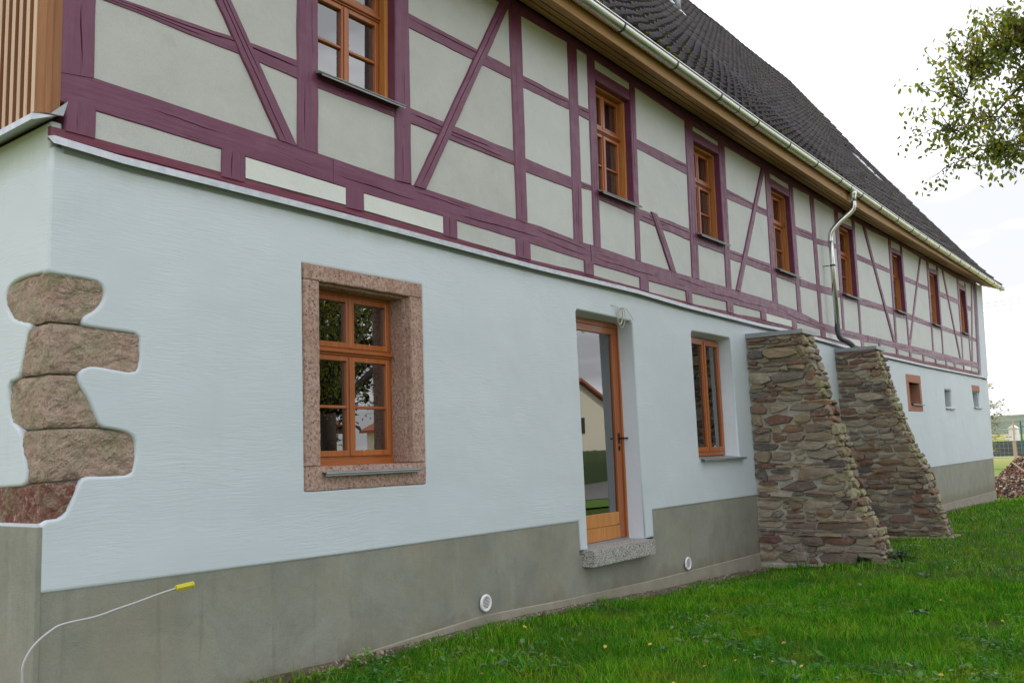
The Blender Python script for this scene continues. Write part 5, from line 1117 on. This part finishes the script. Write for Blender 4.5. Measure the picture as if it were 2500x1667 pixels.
# ================================================================== SMALL THINGS
cab = empty('earth_cable', (-.17, -.2, 0), label='grey cable with a yellow plastic cap curving up in front of the plinth', cat='cable')
cp = [(-.20, -.20, -.02), (-.185, -.2, .25), (-.171, -.2, .466), (-.171, -.2, .55), (-.145, -.2, .615), (-.10, -.2, .668), (-.03, -.2, .715), (.044, -.2, .743), (.232, -.2, .754), (.366, -.2, .778), (.505, -.2, .801), (.632, -.2, .826), (.76, -.2, .846)]
b = MB().tube(smooth_path(cp, 5), .0065, 8); o = b.build('cord', m_cable, cab, True); o.matrix_parent_inverse = Matrix.Translation((.17, .2, 0))
b = MB().tube([(.755, -.2, .8455), (.872, -.2, .8535)], .017, 12); b.tube([(.868, -.2, .8533), (.877, -.2, .8540)], .021, 12)
for k in range(6):
    a = 2*math.pi*k/6; b.tube([(.758, -.2+.0165*math.cos(a), .8455+.0165*math.sin(a)), (.868, -.2+.0165*math.cos(a), .8533+.0165*math.sin(a))], .0035, 4)
o = b.build('yellow_cap', m_plastic_y, cab); o.matrix_parent_inverse = Matrix.Translation((.17, .2, 0))
m_wire, g = M('wire_sheath', (.5, .48, .42), .5)
b = MB(); b.tube(smooth_path([(6.613, .01, 3.348), (6.70, -.02, 3.345), (6.80, -.03, 3.325), (6.84, -.03, 3.32), (6.93, -.035, 3.335), (7.02, -.03, 3.29), (7.143, -.02, 3.22)], 6), .004, 6)
for (cx, cz, rx, rz, ph) in ((6.79, 3.225, .062, .10, .2), (6.83, 3.215, .065, .125, .6), (6.80, 3.235, .055, .095, -.3)):
    b.tube([(cx+rx*math.cos(a), -.035-.012*math.sin(a+ph), cz+rz*math.sin(a)) for a in [R_(95+360*k/26) for k in range(27)]], .0045, 6)
o = b.build('wire_coil', m_wire, None, True); tag(o, 'loose coil of pale electric wire hanging out of the wall above the door', 'wire')

# ================================================================== TREE (crown reaches into the frame at the upper right)
m_bark, g = M('tree_bark', (.07, .05, .04), .9); v = g.coord('Object'); g.bump(g.noise(v, 20, 5), .02, 1.)
m_leaf = bpy.data.materials.new('tree_leaf'); m_leaf.use_nodes = True; nt = m_leaf.node_tree; b_ = nt.nodes['Principled BSDF']; g = NT(nt, b_)
tin = g.n('ShaderNodeAttribute', attribute_name='tint').outputs['Fac']
c = g.ramp(tin, [(0., (.045, .11, .02)), (.35, (.11, .18, .022)), (.6, (.23, .25, .025)), (.85, (.38, .31, .03)), (1., (.42, .22, .04))]); g.color(c); b_.inputs['Roughness'].default_value = .5
tl = g.n('ShaderNodeBsdfTranslucent', {'Color': g.mix(.5, c, (.40, .42, .03))}); msx = g.n('ShaderNodeMixShader', {0: .5, 1: b_.outputs[0], 2: tl.outputs[0]}); nt.links.new(msx.outputs[0], nt.nodes['Material Output'].inputs[0])
tr_ = random.Random(14)
tree = empty('fruit_tree', (10.2, -8.6, 0), label='fruit tree with yellowing leaves whose branches hang into the upper right of the sky', cat='tree')
tin_ = Matrix.Translation((-10.2, 8.6, 0))
def tpar(o): o.parent = tree; o.matrix_parent_inverse = tin_; return o
fork = Vector((9.9, -8.3, 2.6)); tb = MB(); tb.tube([(10.2, -8.6, -.2), (10.15, -8.55, .8), (10.0, -8.4, 1.8), fork], [.27, .2, .17, .16], 12)
tpar(tb.build('trunk', m_bark, None, True))
lb = MB(); twig = MB(); leaves = []
def leafy(pts, r0, dens=.045, start=.25, spread=.05):
    n = len(pts); twig.tube(pts, [max(.0018, r0*(1-i/(n))) for i in range(n)], 4, False)
    ln = sum((pts[i+1]-pts[i]).length for i in range(n-1)); k = max(3, int(ln/dens))
    for q in range(k):
        t = start+(1-start)*q/k; f = t*(n-1); i = min(int(f), n-2); p = pts[i].lerp(pts[i+1], f-i)
        leaves.append(p+Vector((tr_.gauss(0, spread), tr_.gauss(0, spread), tr_.gauss(0, spread)-.02)))
def bend(a, b_, droop, n=6, jit=.04):
    out = []
    for i in range(n+1):
        t = i/n; p = a.lerp(b_, t); p.z += droop*math.sin(math.pi*t); 
        if 0 < i < n: p += Vector((tr_.gauss(0, jit), tr_.gauss(0, jit), tr_.gauss(0, jit)))
        out.append(p)
    return out
hub = [Vector(q) for q in DATA['hub']]; tips = [Vector(q) for q in DATA['tips']]
limb_to = [hub[0], hub[5], hub[8]]
lb.tube(smooth_path([fork, (8.9, -7.0, 4.2), (7.8, -5.6, 5.25), (7.0, -4.5, 5.42), hub[1], hub[2], hub[3], hub[4]], 5), [max(.006, .05*(1-k/36.)) for k in range(36)], 8)
lb.tube(smooth_path([fork, (8.8, -6.8, 3.7), (7.7, -5.3, 4.7), (7.15, -4.7, 4.9), hub[5], hub[6], hub[7]], 5), [max(.005, .04*(1-k/31.)) for k in range(31)], 8)
lb.tube(smooth_path([fork, (8.9, -7.1, 3.3), (7.8, -5.5, 4.2), (7.2, -4.9, 4.5), hub[8], hub[9]], 5), [max(.005, .035*(1-k/26.)) for k in range(26)], 8)
for t_ in tips:
    src = min(hub, key=lambda h_: (h_-t_).length+tr_.uniform(0, .25)); leafy(bend(src, t_, .06), .007, .028, .25, .035)
right_tips = [Vector((6.9+tr_.uniform(-.3, .3), y_, z_)) for y_, z_ in [(-4.95+1.25*tr_.random()**1.25, tr_.uniform(4.05, 5.75)) for _ in range(400)]]
for t_ in right_tips:
    wgt = (-3.75-t_.y)/1.15
    if tr_.random() > .22+.85*wgt: continue
    src = min(hub, key=lambda h_: (h_-t_).length+tr_.uniform(0, .3)); leafy(bend(src, t_, .06), .0065, .030, .32, .05)
# the rest of the crown, out of frame, also mirrored in the panes
az_ = lambda p: math.degrees(math.atan2(p.x-CAMX, p.y-CAMY))
for k in range(26):
    a = tr_.uniform(0, 6.283); e = tr_.uniform(.1, 1.2); R3 = Vector((4.6*math.cos(a)*math.cos(e*.8), 3.6*math.sin(a)*math.cos(e*.8), 1.0+4.2*math.sin(e))); end = fork+R3
    if az_(end) < 90: continue
    lb.tube(smooth_path([fork, fork+R3*.4+Vector((0, 0, .3)), fork+R3*.75+Vector((0, 0, .2)), end], 4), [max(.01, .08*(1-q/13.)) for q in range(13)], 6)
for path in (((9.9, -8.3, 2.6), (8.9, -7.0, 4.2), (7.8, -5.6, 5.25), (7.0, -4.5, 5.42)), ((9.9, -8.3, 2.6), (8.8, -6.8, 3.7), (7.7, -5.3, 4.7), (7.1, -4.6, 4.9)), ((9.9, -8.3, 2.6), (8.9, -7.1, 3.3), (7.8, -5.5, 4.2), (7.1, -4.7, 4.5))):
    sp = smooth_path(path, 14)
    for k in range(130):
        f = 8+tr_.random()*(len(sp)-9); p = sp[int(f)]; q = p+Vector((tr_.uniform(-.8, .8), tr_.uniform(-.8, .8), tr_.uniform(-.8, .5)))
        if az_(p) < 86.5 or az_(q) < 87.5: continue
        leafy(bend(p, q, .05, 3), .005, .045, .3, .07)
cnt = 0
while cnt < 1500:
    a = tr_.uniform(0, 6.283); cph = tr_.uniform(-.55, 1); rr = tr_.uniform(.35, 1)**.5
    s_ = math.sqrt(1-cph*cph); p = Vector((10.0+4.9*rr*s_*math.cos(a), -8.4+3.9*rr*s_*math.sin(a), 5.4+3.7*rr*cph))
    if az_(p) < 89.5 or p.z < 2.9: continue
    if nz(p.x*.9, p.y*.9, p.z*.9) < -.18: continue
    q = p+Vector((tr_.uniform(-.5, .5), tr_.uniform(-.5, .5), tr_.uniform(-.45, .2)))
    if az_(q) < 88.5: continue
    leafy(bend(p, q, .05, 3), .006, .05, 0, .07); cnt += 1
tpar(lb.build('limb', m_bark, None, True)); o = tpar(twig.build('twig', m_bark, None)); o['kind'] = 'stuff'
V = []; L_ = []; S_ = []; T_ = []; A_ = []
for p in leaves:
    s = tr_.uniform(.034, .068); d = Vector((tr_.gauss(0, .6), tr_.gauss(0, .6), -tr_.uniform(.1, 1.3))).normalized(); w = d.cross(Vector((tr_.gauss(0, 1), tr_.gauss(0, 1), tr_.gauss(0, .5)))).normalized(); nr = d.cross(w); k = len(V); tt = min(1, abs(tr_.gauss(.35, .28)))
    for (u_, v_, h_) in ((0, 0, 0), (.35, -.27, .06), (.75, -.2, .04), (1.1, 0, -.08), (.75, .2, .04), (.35, .27, .06)): V.append(p+d*(u_*s)+w*(v_*s)+nr*(h_*s)); A_.append(tt)
    S_ += [len(L_), len(L_)+4]; L_ += [k, k+1, k+2, k+3, k, k+3, k+4, k+5]; T_ += [4, 4]
o = fast_mesh('foliage', np.array([tuple(q) for q in V]), np.array(L_, dtype=np.int32), np.array(S_, dtype=np.int32), np.array(T_, dtype=np.int32), m_leaf, np.array(A_)); tpar(o); o['kind'] = 'stuff'
print('leaves', len(leaves))

# dense dark tree behind the photographer, mirrored in the stone framed window
yt = empty('yew_tree', (11.6, -12.4, 0), label='dense dark evergreen tree by the road, mirrored in the stone framed window', cat='tree'); yinv = Matrix.Translation((-11.6, 12.4, 0))
m_yew, g = M('yew_leaf', (.025, .05, .02), .7); pts = []; sz = []
for k in range(15000):
    a = tr_.uniform(0, 6.283); cph = tr_.uniform(-1, 1); rr = tr_.uniform(.55, 1); s_ = math.sqrt(1-cph*cph)
    p = Vector((11.6+4.2*rr*s_*math.cos(a), -12.4+2.8*rr*s_*math.sin(a), 5.9+4.3*rr*cph)); k_ = 1+.25*nz(p.x*.8, p.y*.8, p.z*.8)
    if nz(p.x*1.1, p.y*1.1, p.z*1.1+7) < -.42: continue
    pts.append((11.6+(p.x-11.6)*k_, -12.4+(p.y+12.4)*k_, 5.9+(p.z-5.9)*k_)); sz.append(tr_.uniform(.10, .22))
o = leaf_cloud('foliage', pts, sz, 1.2, m_yew, tr_, 0); o.parent = yt; o.matrix_parent_inverse = yinv; o['kind'] = 'stuff'
b = MB().tube([(11.6, -12.4, -.2), (11.6, -12.4, 2.5), (11.6, -12.4, 8)], [.3, .25, .05], 10); o = b.build('trunk', m_bark, yt, True); o.matrix_parent_inverse = yinv

# ================================================================== BEYOND THE FAR CORNER
# rubble heap
def heap_z(x, y):
    r = math.hypot((x-35.2)/3.4, (y+1.3)/2.9); return -.55+1.75*max(0, 1-r)**.75*(1+.25*nz(x*.9, y*.9))
V = []; F = []; n = 46
for i in range(n+1):
    for j in range(n+1): x = 31.2+8*i/n; y = -4.6+6.8*j/n; V.append((x, y, heap_z(x, y)+.07*nz(x*3, y*3)))
for i in range(n):
    for j in range(n): a = i*(n+1)+j; F.append((a, a+n+1, a+n+2, a+1))
heap = empty('rubble_heap', (35, -1.2, -.4), label='heap of demolition rubble and broken tiles beyond the far house corner', cat='rubble'); hinv = Matrix.Translation((-35, 1.2, .4))
o = mk('heap_core', V, F, m_dirt, None, True); o.parent = heap; o.matrix_parent_inverse = hinv
hm = []
for nm, cc in (('pale_mortar_lump', (.30, .24, .18)), ('brown_lump', (.15, .085, .06)), ('brick_red_lump', (.30, .06, .035)), ('dark_tile_piece', (.07, .05, .045)), ('cream_lump', (.46, .38, .28))): hm.append(M(nm, cc, .9)[0])
hr = random.Random(31)
for mi, cnt in enumerate((1000, 3200, 500, 900, 500)):
    b = MB()
    for k in range(cnt):
        a = hr.uniform(0, 6.283); r = hr.random()**.5*1.02; x, y = 35.2+3.4*r*math.cos(a), -1.3+2.9*r*math.sin(a)
        if mi == 2 and hr.random() < .6: r = .95; 
        s = hr.uniform(.02, .07); chunk(b, (x, y, heap_z(x, y)+.03), (s*1.5, s, s*.6), hr)
    o = b.build('rubble', hm[mi], heap); o.matrix_parent_inverse = hinv; o['kind'] = 'stuff'
b = MB(); b.tube([(33.0, -.9, .1), (33.6, -.1, .75)], .025, 6); b.tube([(32.6, -1.2, -.2), (33.2, .2, .2)], .03, 6); o = b.build('old_lath', m_clad, heap); o.matrix_parent_inverse = hinv
# building site fence
m_steel, g = M('galvanised_tube', (.5, .52, .54), .4, .8); m_green, g = M('green_post_paint', (.02, .17, .13), .45); m_tarp, g = M('grey_screen', (.11, .115, .125), .9)
fn = empty('site_fence', (48.8, 1.9, .7), label='mesh site fence panel with grey screening behind the rubble heap', cat='fence'); finv = Matrix.Translation((-48.8, -1.9, -.7))
def fpart(b, nm, m, **k): o = b.build(nm, m, fn); o.matrix_parent_inverse = finv; return o
for y0 in (-2.4, 1.25, 4.9):
    b = MB(); b.tube([(48.8, y0, .55), (48.8, y0, 2.02)], .025, 6); b.tube([(48.8, y0+3.5, .55), (48.8, y0+3.5, 2.02)], .025, 6); b.tube([(48.8, y0, 2.02), (48.8, y0+3.5, 2.02)], .025, 6); b.tube([(48.8, y0, .62), (48.8, y0+3.5, .62)], .025, 6); fpart(b, 'panel_frame', m_steel)
    b = MB()
    for k in range(1, 18): b.box(48.797, 48.803, y0+3.5*k/18-.004, y0+3.5*k/18+.004, .62, 2.02)
    for k in range(1, 6): b.box(48.794, 48.797, y0, y0+3.5, .62+1.4*k/6-.004, .62+1.4*k/6+.004)
    o = fpart(b, 'wire_mesh', m_steel)
    fpart(MB().box(49.0, 49.02, y0-.05, y0+3.62, .68, 1.44), 'screen', m_tarp)
b = MB(); b.box(48.74, 48.76, 1.99, 2.32, 1.54, 1.69); sg = b.build('warning_sign', m_plastic_w); tag(sg, 'small white sign with a red bar hanging on the site fence', 'sign')
m_red, g = M('red_print', (.5, .04, .04), .6)
for (a, c) in ((2.015, 2.12), (2.155, 2.28)): MB().box(48.735, 48.74, a, c, 1.63, 1.665).build('red_bar', m_red, sg)
b = MB().tube([(43.0, .80, .35), (43.0, .78, 2.32)], .035, 8); gp = b.build('green_fence_post', m_green); tag(gp, 'dark green metal post standing right of the site fence', 'post')
b = MB(); b.tube([(46.92, 1.68, .5), (46.92, 1.62, 2.42)], .035, 8); b.tube([(46.90, 1.66, .5), (46.90, 1.66, 1.4)], .07, 8); o = b.build('wooden_stake', m_clad); tag(o, 'pale wooden stake behind the rubble heap, left of the green post', 'post')
gs = empty('fence_gate', (43, -1.2, .6), label='wire mesh panel between the green post and the picture edge', cat='fence'); b = MB()
for k in range(14): b.box(42.99, 43.0, .72-.22*k-.004, .72-.22*k+.004, .5, 2.1)
for k in range(6): b.box(42.985, 42.99, -2.2, .75, .55+.3*k, .56+.3*k)
o = b.build('wire_mesh', m_green, gs); o.matrix_parent_inverse = Matrix.Translation((-43, 1.2, -.6))
wb = empty('white_shed', (70, 4.2, .9), label='tiny white building far behind the fence', cat='building'); b = MB().box(67, 68, 4.32, 4.82, .8, 2.25); o = b.build('wall', m_plastic_w, wb); o.matrix_parent_inverse = Matrix.Translation((-70, -4.2, -.9))
b = MB(); b.add([(66.9, 4.28, 2.25), (66.9, 4.86, 2.25), (66.9, 4.57, 2.45), (68.1, 4.28, 2.25), (68.1, 4.86, 2.25), (68.1, 4.57, 2.45)], [(0, 1, 2), (5, 4, 3), (0, 2, 5, 3), (1, 4, 5, 2)]); o = b.build('roof', m_plastic_w, wb); o.matrix_parent_inverse = Matrix.Translation((-70, -4.2, -.9))
# small tree behind the corner
bt = empty('garden_shrub', (37.4, 1.7, -.3), label='dark garden shrub peeping out behind the far house corner', cat='shrub'); binv = Matrix.Translation((-37.4, -1.7, .3)); b = MB(); leaves2 = []
for (y_, z_) in ((.95, 3.05), (.50, 3.0), (.55, 2.55), (.75, 2.1), (.8, 1.7), (.95, 1.2), (1.1, 2.8), (.74, 3.72), (1.4, 3.5), (2.2, 3.6), (2.6, 2.8), (2.8, 2.2)):
    e = Vector((36.95, y_, z_)); s0 = Vector((37.4, 1.7, z_-.5)); p_ = bend(s0, e, .1, 4, .03); b.tube(p_, [.02, .015, .01, .007, .004], 5)
    for k in range(110): t = tr_.uniform(.35, 1.05); leaves2.append(s0.lerp(e, t)+Vector((tr_.gauss(0, .12), tr_.gauss(0, .12), tr_.gauss(0, .09))))
b.tube([(37.4, 1.7, -.6), (37.4, 1.7, 3.6)], [.08, .02], 8); o = b.build('stem', m_bark, bt); o.matrix_parent_inverse = binv
lf = leaf_cloud('foliage', [tuple(q) for q in leaves2], [tr_.uniform(.05, .10) for _ in leaves2], 1.0, m_leaf, tr_, 0); lf.parent = bt; lf.matrix_parent_inverse = binv; lf['kind'] = 'stuff'
# power lines
for k, (z0, z1) in enumerate(((12.27, 12.35), (11.95, 12.02), (11.54, 11.64), (10.73, 10.94))):
    d = Vector((.29, -2.1, z1-z0)); a = Vector((76.5, 6.35, z0)); pts = [a-d*9+Vector((0, 0, -.2)), a, a+d*1, a+d*12+Vector((0, 0, .4))]
    o = MB().tube(pts, .016, 4).build('power_line', m_bracket); tag(o, ('topmost', 'second highest', 'third', 'lowest')[k]+' of four thin power lines crossing the pale sky right of the house', 'power line', 'power lines behind the house')

# ================================================================== ACROSS THE ROAD (seen mirrored in the door and window)
m_cream, g = M('cream_render', (.78, .73, .60), .9); m_redtile, g = M('red_roof_tile', (.38, .12, .06), .85); v = g.coord('Object'); g.color(g.mix(g.noise(v, 4, 4), (.30, .085, .045), (.45, .17, .09)))
def far_house(name, x0, x1, y0, y1, h, hr_, label, window):
    r = empty(name, ((x0+x1)/2, (y0+y1)/2, 0), label=label, cat='house'); inv = Matrix.Translation((-(x0+x1)/2, -(y0+y1)/2, 0)); xm = (x0+x1)/2
    def pp(o): o.parent = r; o.matrix_parent_inverse = inv; return o
    pp(mk('wall', [(x0, y1, -1), (x1, y1, -1), (x1, y1, h), (xm, y1, hr_), (x0, y1, h), (x0, y0, -1), (x1, y0, -1), (x1, y0, h), (xm, y0, hr_), (x0, y0, h)], [(4, 3, 2, 1, 0), (5, 6, 7, 8, 9), (0, 1, 6, 5), (1, 2, 7, 6), (4, 0, 5, 9)], m_cream))
    ov = .35; sl_ = (hr_-h)/(xm-x0)
    for s in (-1, 1):
        xe = xm+s*((x1-x0)/2+ov); ze = h-ov*sl_
        pts = [(xm, y1+.3, hr_+.05), (xe, y1+.3, ze+.05), (xe, y0-.3, ze+.05), (xm, y0-.3, hr_+.05)]
        pp(MB().hexa(pts+[(a, b2, c+.16) for a, b2, c in pts]).build('roof', m_redtile, None))
    pp(MB().box(xm-.4-.3, xm+.1-.3, y1-1.6, y1-1.0, hr_-.4, hr_+1.3).build('chimney', m_redtile, None))
    for (a, c, zb_, zt_) in window:
        f = pp(MB().box(a-.06, c+.06, y1, y1+.04, zb_-.06, zt_+.06).build('window', m_tile, None)); q = MB().box(a, c, y1+.04, y1+.05, zb_, zt_).build('pane', m_dark, f)
far_house('neighbour_house', 35.5, 47.5, -34, -22.6, 3.35, 5.75, 'cream neighbour house with low red gable roof across the road, mirrored in the door', [(40.6, 42.0, 2.8, 3.6), (37.5, 38.9, 2.8, 3.6)])
far_house('pink_neighbour_house', 14, 23, -30, -22.6, 2.9, 5.2, 'smaller neighbour house with red roof across the road, mirrored in the stone framed window', [(16.5, 17.6, 1.0, 2.1), (19.5, 20.6, 1.0, 2.1)])
m_hedge, g = M('hedge_leaf', (.03, .07, .02), .8); v = g.coord('Object'); g.color(g.mix(g.noise(v, 14, 5, .7), (.02, .045, .012), (.07, .12, .03))); g.bump(g.noise(v, 12, 5, .7), .1, 1.)
V = []; F = []; nx_ = 120
for i in range(nx_+1):
    x = 30+24*i/nx_
    for (y, z) in ((-21.7, -.8), (-21.72, .9), (-21.8, 1.62), (-22.1, 1.72), (-22.4, 1.6), (-22.5, -.8)): V.append((x, y+.08*nz(x*3, z*3), z+(.06*nz(x*4, y*4) if z > 0 else 0)))
for i in range(nx_):
    for k in range(5): F.append((i*6+k, (i+1)*6+k, (i+1)*6+k+1, i*6+k+1))
o = mk('hedge', V, F, m_hedge, None, True); tag(o, 'clipped dark green hedge along the road in front of the cream neighbour house', 'hedge')
